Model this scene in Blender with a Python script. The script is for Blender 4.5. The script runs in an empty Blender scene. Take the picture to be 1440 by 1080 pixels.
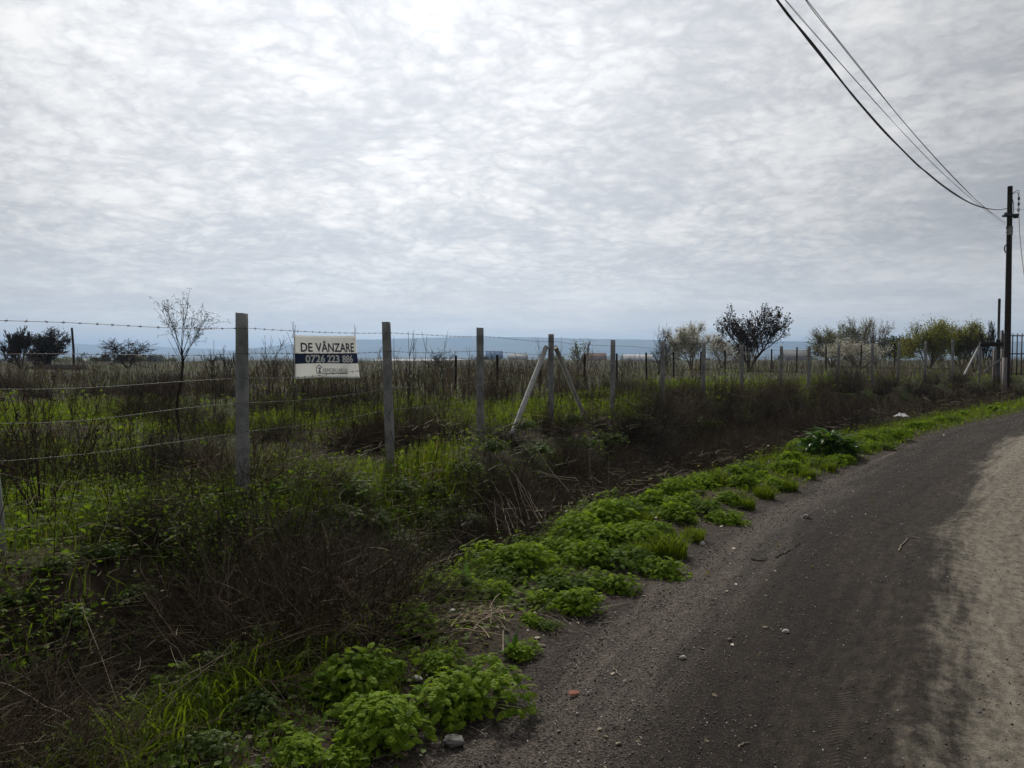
import bpy, math, numpy as np
from math import radians, sin, cos, pi

C = bpy.context.scene
COL = C.collection
RNG = np.random.default_rng(7)

# ------------------------------------------------------------------ camera, world, sun, exposure
CAM_H = 1.6
PITCH = radians(2.28)
F = 1080.0
cam_d = bpy.data.cameras.new('camera')
cam_d.sensor_width = 36.0
cam_d.lens = 27.0
cam_d.clip_start = 0.05
cam_d.clip_end = 30000
cam = bpy.data.objects.new('camera', cam_d)
COL.objects.link(cam)
cam.location = (0, 0, CAM_H)
cam.rotation_euler = (pi / 2 - PITCH, 0, 0)
C.camera = cam
C.render.resolution_x, C.render.resolution_y = 1024, 768

C.view_settings.view_transform = 'Standard'
C.view_settings.look = 'None'
C.view_settings.exposure = 0.0
C.view_settings.gamma = 1.0
C.view_settings.use_curve_mapping = False
C.cycles.use_denoising = True
C.cycles.max_bounces = 8
C.cycles.transparent_max_bounces = 8
C.cycles.volume_bounces = 0

SUN_EL, SUN_AZ = radians(43), radians(-9)      # azimuth from +Y, left of the view
SUN_DIR = (sin(SUN_AZ) * cos(SUN_EL), cos(SUN_AZ) * cos(SUN_EL), sin(SUN_EL))
sun_d = bpy.data.lights.new('sun', 'SUN')
sun_d.energy = 3.0
sun_d.angle = radians(6)
sun_d.color = (1.0, 0.95, 0.87)
sun = bpy.data.objects.new('sun', sun_d)
COL.objects.link(sun)
sun.rotation_euler = (pi / 2 - SUN_EL, 0, -SUN_AZ + pi)
sun.location = (0, 0, 60)


class Nodes:
    """small helper to write node trees"""
    def __init__(self, nt):
        self.nt = nt
        nt.nodes.clear()

    def n(self, typ, ins=None, **props):
        nd = self.nt.nodes.new(typ)
        for k, v in props.items():
            setattr(nd, k, v)
        for k, v in (ins or {}).items():
            s = nd.inputs[k]
            if isinstance(v, bpy.types.NodeSocket):
                self.nt.links.new(v, s)
            else:
                s.default_value = v
        return nd

    def math(self, op, a, b=0.0, c=0.0, clamp=False):
        nd = self.n('ShaderNodeMath', {0: a, 1: b, 2: c}, operation=op)
        nd.use_clamp = clamp
        return nd.outputs[0]

    def vmath(self, op, a, b=(0, 0, 0)):
        nd = self.n('ShaderNodeVectorMath', {0: a, 1: b}, operation=op)
        return nd.outputs[1] if op in ('DOT_PRODUCT', 'LENGTH') else nd.outputs[0]

    def smooth(self, v, lo, hi, a=0.0, b=1.0):
        return self.n('ShaderNodeMapRange', {'Value': v, 'From Min': lo, 'From Max': hi, 'To Min': a, 'To Max': b},
                      interpolation_type='SMOOTHSTEP').outputs[0]

    def lin(self, v, lo, hi, a=0.0, b=1.0):
        return self.n('ShaderNodeMapRange', {'Value': v, 'From Min': lo, 'From Max': hi, 'To Min': a, 'To Max': b}).outputs[0]

    def mix(self, f, a, b, mode='MIX'):
        nd = self.n('ShaderNodeMix', data_type='RGBA', blend_type=mode)
        nd.clamp_factor = True
        for i, v in ((0, f), (6, a), (7, b)):
            s = nd.inputs[i]
            if isinstance(v, bpy.types.NodeSocket):
                self.nt.links.new(v, s)
            else:
                if i and len(v) == 3:
                    v = (*v, 1)
                s.default_value = v
        return nd.outputs[2]

    def noise(self, vec, scale, detail=4, rough=0.55, dist=0.0, out=0):
        return self.n('ShaderNodeTexNoise', {'Vector': vec, 'Scale': scale, 'Detail': detail, 'Roughness': rough,
                                             'Distortion': dist}).outputs[out]

    def comb(self, x, y, z=0.0):
        return self.n('ShaderNodeCombineXYZ', {0: x, 1: y, 2: z}).outputs[0]


world = bpy.data.worlds.new('World')
C.world = world
world.use_nodes = True
world.cycles.sampling_method = 'MANUAL'
world.cycles.sample_map_resolution = 256
w = Nodes(world.node_tree)
sky = w.n('ShaderNodeTexSky', sky_type='NISHITA', sun_disc=False, sun_elevation=SUN_EL, sun_rotation=SUN_AZ,
          air_density=1.0, dust_density=1.5, ozone_density=1.0)
tc = w.n('ShaderNodeTexCoord').outputs['Generated']
dirv = w.vmath('NORMALIZE', tc)
sp = w.n('ShaderNodeSeparateXYZ', {0: dirv})
zc = w.math('MAXIMUM', sp.outputs[2], 0.0)
zden = w.math('ADD', zc, 0.20)
px = w.math('DIVIDE', sp.outputs[0], zden)
py = w.math('DIVIDE', sp.outputs[1], zden)
P = w.comb(px, py)
# large soft variation, puffs and small ripples of an altocumulus sheet
warp = w.noise(P, 1.3, 3, 0.5, 0, 1)
Pw = w.n('ShaderNodeVectorMath', {0: warp, 1: (0.22, 0.22, 0.0), 2: P}, operation='MULTIPLY_ADD').outputs[0]
def billow(scale, detail, rough):
    nn = w.noise(Pw, scale, detail, rough)
    return w.math('POWER', w.math('ABSOLUTE', w.math('MULTIPLY', w.math('SUBTRACT', nn, 0.5), 4.0)), 0.7)


big = w.noise(Pw, 1.5, 4, 0.6)
t = w.math('ADD', w.math('MULTIPLY', big, 1.45), w.math('MULTIPLY', billow(5.2, 5, 0.55), 0.36))
t = w.math('ADD', t, w.math('MULTIPLY', billow(12.5, 4, 0.55), 0.24))
t = w.math('ADD', t, w.math('MULTIPLY', w.noise(Pw, 20.0, 4, 0.6), 0.34))
cl = w.smooth(t, 0.78, 1.56)
cloud = w.mix(cl, (0.62, 0.637, 0.67), (1.0, 0.995, 0.985))
# glow of the sun behind the sheet
dp = w.math('MAXIMUM', w.vmath('DOT_PRODUCT', dirv, (sin(SUN_AZ) * cos(radians(28)), cos(SUN_AZ) * cos(radians(28)), sin(radians(28)))), 0.0)
g1 = w.math('POWER', dp, 7.0)
g2 = w.math('POWER', dp, 2.0)
lum = w.math('ADD', w.math('MULTIPLY', g1, 4.5), w.math('MULTIPLY', g2, 5.2))
lum = w.math('ADD', lum, 2.95)
cloud = w.n('ShaderNodeVectorMath', {0: cloud, 3: lum}, operation='SCALE').outputs[0]
# thin veil near the horizon
hz = w.smooth(sp.outputs[2], 0.0, 0.16, 1.0, 0.0)
hzn = w.noise(w.n('ShaderNodeVectorMath', {0: dirv, 1: (3.0, 3.0, 34.0)}, operation='MULTIPLY').outputs[0], 1.6, 5, 0.55)
hcol = w.mix(w.smooth(hzn, 0.35, 0.68), (6.6, 6.8, 7.1), (8.6, 8.6, 8.6))
cloud = w.mix(w.math('MULTIPLY', hz, 0.8), cloud, hcol)
# few blue holes
hole = w.noise(Pw, 2.4, 5, 0.6, 0.6)
hm = w.math('MULTIPLY', w.smooth(hole, 0.615, 0.69), w.smooth(sp.outputs[2], 0.30, 0.42))
skyc = w.n('ShaderNodeVectorMath', {0: sky.outputs[0], 3: 1.0}, operation='SCALE').outputs[0]
full = w.mix(w.math('MULTIPLY', hm, 0.75), cloud, skyc)
# below the horizon: dull earth
full = w.mix(w.smooth(sp.outputs[2], -0.02, 0.0), (1.0, 1.0, 1.0), full)
bg = w.n('ShaderNodeBackground', {'Color': full, 'Strength': 0.1})
w.n('ShaderNodeOutputWorld', {'Surface': bg.outputs[0]})

# ------------------------------------------------------------------ pixel helpers (photo pixels 1440 x 1080 -> world points)
def ray(pxx, pyy):
    u, v = (pxx - 720) / F, (540 - pyy) / F
    return np.array((u, cos(PITCH) + v * sin(PITCH), -sin(PITCH) + v * cos(PITCH)))


def at_y(pxx, pyy, Y):
    d = ray(pxx, pyy)
    return np.array((0, 0, CAM_H)) + d * (Y / d[1])


def on_z(pxx, pyy, z=0.0):
    d = ray(pxx, pyy)
    return np.array((0, 0, CAM_H)) + d * ((z - CAM_H) / d[2])


def on_plane(pxx, pyy, p0, nrm):
    d = ray(pxx, pyy)
    o = np.array((0, 0, CAM_H))
    return o + d * (np.dot(np.array(p0) - o, nrm) / np.dot(d, nrm))


# ------------------------------------------------------------------ geometry helpers
class Geo:
    def __init__(self):
        self.V, self.F, self.R, self.n = [], {}, [], 0

    def add(self, V, Fs, rnd=None, mi=0):
        V = np.asarray(V, float).reshape(-1, 3)
        for f in (Fs if isinstance(Fs, list) else [Fs]):
            f = np.asarray(f, int)
            if len(f):
                self.F.setdefault(f.shape[1], []).append((f + self.n, mi))
        r = np.zeros(len(V)) if rnd is None else np.broadcast_to(np.asarray(rnd, float), (len(V),))
        self.V.append(V)
        self.R.append(r)
        self.n += len(V)

    def build(self, name, mats, parent=None, smooth=False, extra=None):
        me = bpy.data.meshes.new(name)
        V = np.concatenate(self.V)
        me.vertices.add(len(V))
        me.vertices.foreach_set('co', V.astype(np.float32).ravel())
        loops, starts, mi, pos = [], [], [], 0
        for k, lst in self.F.items():
            for f, m in lst:
                loops.append(f.ravel())
                starts.append(pos + np.arange(len(f)) * k)
                mi.append(np.full(len(f), m))
                pos += f.size
        loops = np.concatenate(loops)
        starts = np.concatenate(starts)
        mi = np.concatenate(mi)
        me.loops.add(len(loops))
        me.loops.foreach_set('vertex_index', loops.astype(np.int32))
        me.polygons.add(len(starts))
        me.polygons.foreach_set('loop_start', starts.astype(np.int32))
        me.polygons.foreach_set('material_index', mi.astype(np.int32))
        if smooth:
            me.polygons.foreach_set('use_smooth', np.ones(len(starts), bool))
        a = me.attributes.new('rnd', 'FLOAT', 'POINT')
        a.data.foreach_set('value', np.concatenate(self.R).astype(np.float32))
        for k, arr in (extra or {}).items():
            a = me.attributes.new(k, 'FLOAT', 'POINT')
            a.data.foreach_set('value', np.asarray(arr, np.float32))
        for m in (mats if isinstance(mats, (list, tuple)) else [mats]):
            me.materials.append(m)
        me.update(calc_edges=True)
        me.validate()
        return link(name, me, parent)


def link(name, data, parent=None):
    o = bpy.data.objects.new(name, data)
    COL.objects.link(o)
    if parent is not None:
        o.parent = parent
    return o


def tag(o, label=None, cat=None, group=None, kind=None):
    for k, v in (('label', label), ('category', cat), ('group', group), ('kind', kind)):
        if v:
            o[k] = v
    return o


def empty(name, loc=(0, 0, 0), rz=0.0):
    o = link(name, None)
    o.location = loc
    o.rotation_euler = (0, 0, rz)
    return o


def norm(a):
    a = np.asarray(a, float)
    return a / np.maximum(np.linalg.norm(a, axis=-1, keepdims=True), 1e-9)


def tubes(P, R, sides=3, rnd=None, cap=True):
    """P (N,K,3) polylines, R (N,K) radii -> verts, faces, rnd"""
    P = np.asarray(P, float)
    R = np.broadcast_to(np.asarray(R, float), P.shape[:2])
    N, K, _ = P.shape
    T = np.empty_like(P)
    T[:, 1:-1] = P[:, 2:] - P[:, :-2]
    T[:, 0] = P[:, 1] - P[:, 0]
    T[:, -1] = P[:, -1] - P[:, -2]
    T = norm(T)
    m = norm(P[:, -1] - P[:, 0])
    ref = np.where(np.abs(m[:, 2:3]) > 0.8, np.array([[1.0, 0.13, 0]]), np.array([[0.05, 0.1, 1.0]]))[:, None, :]
    A = norm(np.cross(T, np.broadcast_to(ref, T.shape)))
    B = np.cross(T, A)
    ang = np.arange(sides) / sides * 2 * pi
    V = P[:, :, None, :] + R[:, :, None, None] * (np.cos(ang)[None, None, :, None] * A[:, :, None, :] + np.sin(ang)[None, None, :, None] * B[:, :, None, :])
    k, s = np.meshgrid(np.arange(K - 1), np.arange(sides), indexing='ij')
    s2 = (s + 1) % sides
    f = np.stack((k * sides + s, (k + 1) * sides + s, (k + 1) * sides + s2, k * sides + s2), -1).reshape(-1, 4)
    Fq = (f[None] + (np.arange(N) * K * sides)[:, None, None]).reshape(-1, 4)
    r = None if rnd is None else np.repeat(np.broadcast_to(np.asarray(rnd, float), (N,)), K * sides)
    Fs = [Fq]
    if cap:
        c0 = np.arange(sides)[::-1]
        c1 = (K - 1) * sides + np.arange(sides)
        off = (np.arange(N) * K * sides)[:, None]
        Fs.append(np.concatenate((c0[None] + off, c1[None] + off)))
    return V.reshape(-1, 3), Fs, r


def stamp(TV, TF, pos, M, rnd=None):
    """copies of a template: TV (n,3), TF list of (m,k), pos (N,3), M (N,3,3)"""
    TV = np.asarray(TV, float)
    N, n = len(pos), len(TV)
    V = np.einsum('nij,kj->nki', M, TV) + np.asarray(pos)[:, None, :]
    Fs = [(np.asarray(f)[None] + (np.arange(N) * n)[:, None, None]).reshape(-1, np.asarray(f).shape[1]) for f in TF]
    return V.reshape(-1, 3), Fs, None if rnd is None else np.repeat(np.broadcast_to(rnd, (N,)), n)


def basis(fwd, up):
    """matrices whose columns are side, forward, normal"""
    f = norm(fwd)
    s = norm(np.cross(f, up))
    nn = np.cross(s, f)
    return np.stack((s, f, nn), -1)


def scaled(M, s):
    s = np.asarray(s, float)
    return M * (s[:, None, None] if s.ndim == 1 else s[:, None, :])


def rdir(rng, n):
    v = rng.normal(size=(n, 3))
    return norm(v)


def box(geo, c, s, rz=0.0, rnd=0.0, mi=0, bev=0.0):
    x, y, z = np.array(s) / 2
    b = min(bev, x * .9, y * .9)
    if b > 0:
        ring = np.array([(-x + b, -y), (x - b, -y), (x, -y + b), (x, y - b), (x - b, y), (-x + b, y), (-x, y - b), (-x, -y + b)])
    else:
        ring = np.array([(-x, -y), (x, -y), (x, y), (-x, y)])
    n = len(ring)
    V = np.concatenate((np.c_[ring, np.full(n, -z)], np.c_[ring, np.full(n, z)]))
    cz, sz = cos(rz), sin(rz)
    V = np.c_[V[:, 0] * cz - V[:, 1] * sz, V[:, 0] * sz + V[:, 1] * cz, V[:, 2]] + np.array(c)
    q = [(i, (i + 1) % n, n + (i + 1) % n, n + i) for i in range(n)]
    geo.add(V, [np.array(q), np.array([list(range(n))[::-1], list(range(n, 2 * n))])], rnd, mi)


# value noise ------------------------------------------------------
def vnoise(x, y, seed=0):
    x, y = np.asarray(x, float), np.asarray(y, float)
    xi, yi = np.floor(x).astype(np.int64), np.floor(y).astype(np.int64)
    fx, fy = x - xi, y - yi
    fx, fy = fx * fx * (3 - 2 * fx), fy * fy * (3 - 2 * fy)

    def h(a, b):
        k = (a * 374761393 + b * 668265263 + seed * 1442695041) & 0xffffffff
        k = ((k ^ (k >> 13)) * 1274126177) & 0xffffffff
        return ((k ^ (k >> 16)) & 0xffff) / 65535.0
    return (h(xi, yi) * (1 - fx) + h(xi + 1, yi) * fx) * (1 - fy) + (h(xi, yi + 1) * (1 - fx) + h(xi + 1, yi + 1) * fx) * fy


def fbm(x, y, seed=0, octv=3):
    s, a, tot = 0, 1.0, 0
    for i in range(octv):
        s = s + a * vnoise(x * 2 ** i, y * 2 ** i, seed + i * 17)
        tot += a
        a *= .5
    return s / tot


# ------------------------------------------------------------------ the lie of the land
_e = [on_z(*p)[:2] for p in ((655, 1080), (790, 935), (885, 862), (985, 785), (1060, 728), (1150, 688), (1250, 642), (1345, 606), (1440, 583))]
_e = [_e[0] + (_e[0] - _e[1]) * k for k in (14, 7, 3, 1)] + _e
_d = np.array((0.70, 0.714))
_e += [_e[-1] + _d * k for k in (8, 20, 45, 90)]
EDGE = np.array(_e)


def smooth_line(Pn, n=12):
    out = []
    for i in range(len(Pn) - 1):
        p0, p1, p2, p3 = Pn[max(i - 1, 0)], Pn[i], Pn[i + 1], Pn[min(i + 2, len(Pn) - 1)]
        tt = np.linspace(0, 1, n, endpoint=False)[:, None]
        L = np.linalg.norm(p2 - p1)
        m1 = (p2 - p0) / max(np.linalg.norm(p2 - p0), 1e-6) * L
        m2 = (p3 - p1) / max(np.linalg.norm(p3 - p1), 1e-6) * L
        out.append((2 * tt**3 - 3 * tt**2 + 1) * p1 + (tt**3 - 2 * tt**2 + tt) * m1 + (-2 * tt**3 + 3 * tt**2) * p2 + (tt**3 - tt**2) * m2)
    out.append(Pn[-1:])
    return np.concatenate(out)


EDGE_S = smooth_line(EDGE, 6)
# fence posts: photo column, distance, pixel of the top
POSTS = [(-40, 4.60, 422), (340, 6.35, 441), (543, 8.60, 453), (675, 10.75, 461), (775, 12.75, 470), (862, 15.1, 478), (932, 17.3, 480.5),
         (990, 19.4, 482), (1043, 21.4, 485), (1099, 23.0, 487), (1138, 24.9, 487), (1180, 26.4, 485), (1227, 27.6, 483.5),
         (1265, 29.1, 482), (1302, 30.4, 480), (1340, 31.8, 478), (1379, 32.9, 482)]
PP = [at_y(a, c, b) for a, b, c in POSTS]
FEN = np.array([p[:2] for p in PP])
FEN = np.concatenate(([FEN[0] + (FEN[0] - FEN[1]) * 8], FEN, [FEN[-1] + (FEN[-1] - FEN[-3]) * 3, FEN[-1] + (FEN[-1] - FEN[-3]) * 15]))


def sdist(x, y, L):
    """signed distance to polyline, positive on its left"""
    x, y = np.asarray(x, float).ravel(), np.asarray(y, float).ravel()
    best = np.full(len(x), 1e18)
    sg = np.zeros(len(x))
    for a, b in zip(L[:-1], L[1:]):
        d = b - a
        l2 = d @ d
        if l2 < 1e-12:
            continue
        tt = np.clip(((x - a[0]) * d[0] + (y - a[1]) * d[1]) / l2, 0, 1)
        ex, ey = x - a[0] - tt * d[0], y - a[1] - tt * d[1]
        q = ex * ex + ey * ey
        cr = d[0] * ey - d[1] * ex
        m = q < best
        best[m] = q[m]
        sg[m] = np.sign(cr[m])
    return np.sqrt(best) * np.where(sg == 0, 1, sg)


def sst(v, a, b):
    q = np.clip((v - a) / (b - a), 0, 1)
    return q * q * (3 - 2 * q)


def ground_h(x, y, d=None, df=None, micro=True):
    x, y = np.asarray(x, float).ravel(), np.asarray(y, float).ravel()
    d = sdist(x, y, EDGE_S) if d is None else d
    df = sdist(x, y, FEN) if df is None else df
    verge = 0.05 * sst(d, 0.1, 0.6) + 0.03 * (fbm(x * 1.3, y * 1.3, 3) - .5) * sst(d, 0.2, 0.7)
    lowv = -0.50
    v = verge + (lowv - verge) * sst(d, 1.15, 2.05)
    top = 0.33 + 0.10 * sst(x, 4, 16)
    b = lowv + (top - lowv) * sst(df, -1.55, -0.35)
    h = np.where(d < 1.15, verge, np.maximum(v, b))
    h = h + 0.16 * (fbm(x * .45, y * .45, 5) - .5) * sst(d, 1.0, 2.0)
    far = np.hypot(x, y)
    h = h + (0.5 * (fbm(x * .05, y * .05, 9) - .5)) * sst(df, 2, 20)
    h = h - 9.0 * sst(far, 130, 420) * sst(y, 60, 130) - 6 * sst(far, 500, 1200)
    if micro:
        near = 1 - sst(far, 15, 40)
        h = h + near * sst(d, 0.05, 0.5) * (0.07 * (fbm(x * 2.2, y * 2.2, 21, 3) - .5) + 0.02 * (fbm(x * 9, y * 9, 22, 2) - .5))
    roadm = sst(-d, -0.05, 0.35) * sst(d, -6.2, -5.6)
    h = h * (1 - roadm) + (-0.09) * roadm
    return h


def road_h(d, x, y):
    h = 0.0 - 0.030 * np.exp(-((d + 1.18) / 0.24) ** 2) + 0.030 * np.exp(-((d + 1.62) / 0.16) ** 2) - 0.03 * sst(-d, 1.7, 2.3) * sst(d, -3.4, -2.9) \
        + 0.02 * np.exp(-((d + 3.5) / 0.3) ** 2)
    return h + 0.024 * (fbm(x * 1.6, y * 1.3, 31) - .5) + 0.012 * (fbm(x * 9, y * 9, 33, 3) - .5)


# ------------------------------------------------------------------ materials
def new_mat(name):
    m = bpy.data.materials.new(name)
    m.use_nodes = True
    return m, Nodes(m.node_tree)


def out(k, sh, disp=None):
    k.n('ShaderNodeOutputMaterial', {'Surface': sh})


def leaf_mat(name, c1, c2, trans=0.45, gloss=0.06, dry=None, rough=0.45, tint=(1.5, 1.45, 0.62)):
    m, k = new_mat(name)
    r = k.n('ShaderNodeAttribute', attribute_name='rnd').outputs['Fac']
    ob = k.n('ShaderNodeObjectInfo').outputs['Random']
    r2 = k.math('FRACT', k.math('ADD', r, k.math('MULTIPLY', ob, 0.35)))
    col = k.mix(r2, c1, c2)
    if dry:
        col = k.mix(k.smooth(r, 0.90, 0.96), col, dry)
    di = k.n('ShaderNodeBsdfDiffuse', {'Color': col})
    tcol = k.mix(1.0, col, tint, 'MULTIPLY')
    tr = k.n('ShaderNodeBsdfTranslucent', {'Color': tcol})
    mx = k.n('ShaderNodeMixShader', {0: trans, 1: di.outputs[0], 2: tr.outputs[0]})
    gl = k.n('ShaderNodeBsdfGlossy', {'Color': (1, 1, 1, 1), 'Roughness': rough})
    mx2 = k.n('ShaderNodeMixShader', {0: gloss, 1: mx.outputs[0], 2: gl.outputs[0]})
    out(k, mx2.outputs[0])
    return m


def twig_mat(name, c1, c2, rough=0.8, scale=60):
    m, k = new_mat(name)
    r = k.n('ShaderNodeAttribute', attribute_name='rnd').outputs['Fac']
    g = k.n('ShaderNodeNewGeometry').outputs['Position']
    nz = k.noise(g, scale, 3)
    ob = k.n('ShaderNodeObjectInfo').outputs['Random']
    r = k.math('POWER', r, 1.6)
    col = k.mix(k.math('ADD', k.math('MULTIPLY', r, 0.75), k.math('MULTIPLY', nz, 0.25)), c1, c2)
    col = k.mix(1.0, col, k.mix(ob, (0.65, 0.66, 0.68), (1.5, 1.4, 1.25)), 'MULTIPLY')
    b = k.n('ShaderNodeBsdfPrincipled', {'Base Color': col, 'Roughness': rough})
    b.inputs['Specular IOR Level'].default_value = 0.12
    out(k, b.outputs[0])
    return m


M = {}
M['grass'] = leaf_mat('grass_blades', (0.036, 0.068, 0.008), (0.135, 0.185, 0.018), 0.58, 0.010, (0.20, 0.16, 0.08))
M['cover'] = leaf_mat('ground_leaves', (0.055, 0.105, 0.012), (0.140, 0.215, 0.028), 0.50, 0.010, None, 0.5)
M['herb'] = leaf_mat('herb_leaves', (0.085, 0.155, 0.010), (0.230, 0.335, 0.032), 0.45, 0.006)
M['ditch_herb'] = leaf_mat('ditch_herb_leaves', (0.045, 0.085, 0.012), (0.110, 0.165, 0.028), 0.42, 0.02)
M['broad'] = leaf_mat('broad_leaves', (0.050, 0.120, 0.022), (0.080, 0.165, 0.030), 0.5, 0.08, None, 0.3)
M['dark_leaf'] = leaf_mat('dark_glossy_leaves', (0.035, 0.080, 0.016), (0.070, 0.135, 0.028), 0.35, 0.03, None, 0.28)
M['weed'] = twig_mat('brown_weed_stems', (0.120, 0.090, 0.066), (0.300, 0.235, 0.175))
M['straw'] = leaf_mat('dead_straw', (0.12, 0.095, 0.055), (0.30, 0.25, 0.16), 0.25, 0.04)
M['brush'] = twig_mat('dead_twigs', (0.015, 0.011, 0.008), (0.120, 0.096, 0.072))
M['stem'] = twig_mat('dry_stems', (0.030, 0.022, 0.015), (0.085, 0.060, 0.040))
M['pale'] = twig_mat('pale_stalks', (0.22, 0.18, 0.14), (0.42, 0.37, 0.30))
M['bark'] = twig_mat('bark', (0.030, 0.024, 0.020), (0.065, 0.055, 0.046), 0.9, 25)
M['bark_pale'] = twig_mat('pale_bark', (0.10, 0.085, 0.070), (0.22, 0.19, 0.16), 0.9, 25)
M['brown_leaf'] = leaf_mat('brown_leaves', (0.022, 0.014, 0.012), (0.050, 0.032, 0.026), 0.25, 0.04)
M['blossom'] = leaf_mat('blossoms', (0.42, 0.41, 0.34), (0.70, 0.69, 0.61), 0.4, 0.01, tint=(1.05, 1.05, 1.0))
M['pale_leaf'] = leaf_mat('young_leaves', (0.14, 0.16, 0.09), (0.26, 0.28, 0.18), 0.45, 0.01, tint=(1.15, 1.15, .85))
M['yellow_leaf'] = leaf_mat('yellow_green_leaves', (0.12, 0.135, 0.025), (0.26, 0.26, 0.06), 0.5, 0.01, tint=(1.2, 1.2, .75))
M['dark_crown'] = leaf_mat('dark_crown', (0.020, 0.026, 0.012), (0.045, 0.050, 0.022), 0.3, 0.03)


def ground_mat():
    m, k = new_mat('earth')
    g = k.n('ShaderNodeNewGeometry').outputs['Position']
    d = k.n('ShaderNodeAttribute', attribute_name='edge').outputs['Fac']
    n1 = k.noise(g, 0.35, 5)
    n2 = k.noise(g, 6.0, 6, 0.65)
    n3 = k.noise(g, 60, 4, 0.7)
    soil = k.mix(k.smooth(n2, 0.3, 0.7), (0.026, 0.019, 0.013), (0.070, 0.053, 0.037))
    moss = k.mix(k.smooth(n3, 0.35, 0.65), (0.026, 0.040, 0.010), (0.055, 0.075, 0.018))
    soil = k.mix(k.math('MULTIPLY', k.smooth(n1, 0.40, 0.62), k.smooth(d, 0.5, 1.4)), soil, moss)
    grav = k.mix(k.smooth(n3, 0.40, 0.68), (0.026, 0.020, 0.017), (0.100, 0.084, 0.074))
    f = k.smooth(k.math('ADD', d, k.math('MULTIPLY', k.math('SUBTRACT', n2, 0.5), 0.9)), 0.1, 0.55)
    col = k.mix(f, grav, soil)
    b = k.n('ShaderNodeBsdfPrincipled', {'Base Color': col, 'Roughness': 0.95})
    b.inputs['Specular IOR Level'].default_value = 0.15
    h = k.math('ADD', k.math('MULTIPLY', n2, 0.5), k.math('MULTIPLY', n3, 0.25))
    bp = k.n('ShaderNodeBump', {'Height': h, 'Strength': 0.8, 'Distance': 0.04})
    k.nt.links.new(bp.outputs[0], b.inputs['Normal'])
    out(k, b.outputs[0])
    return m


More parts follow.
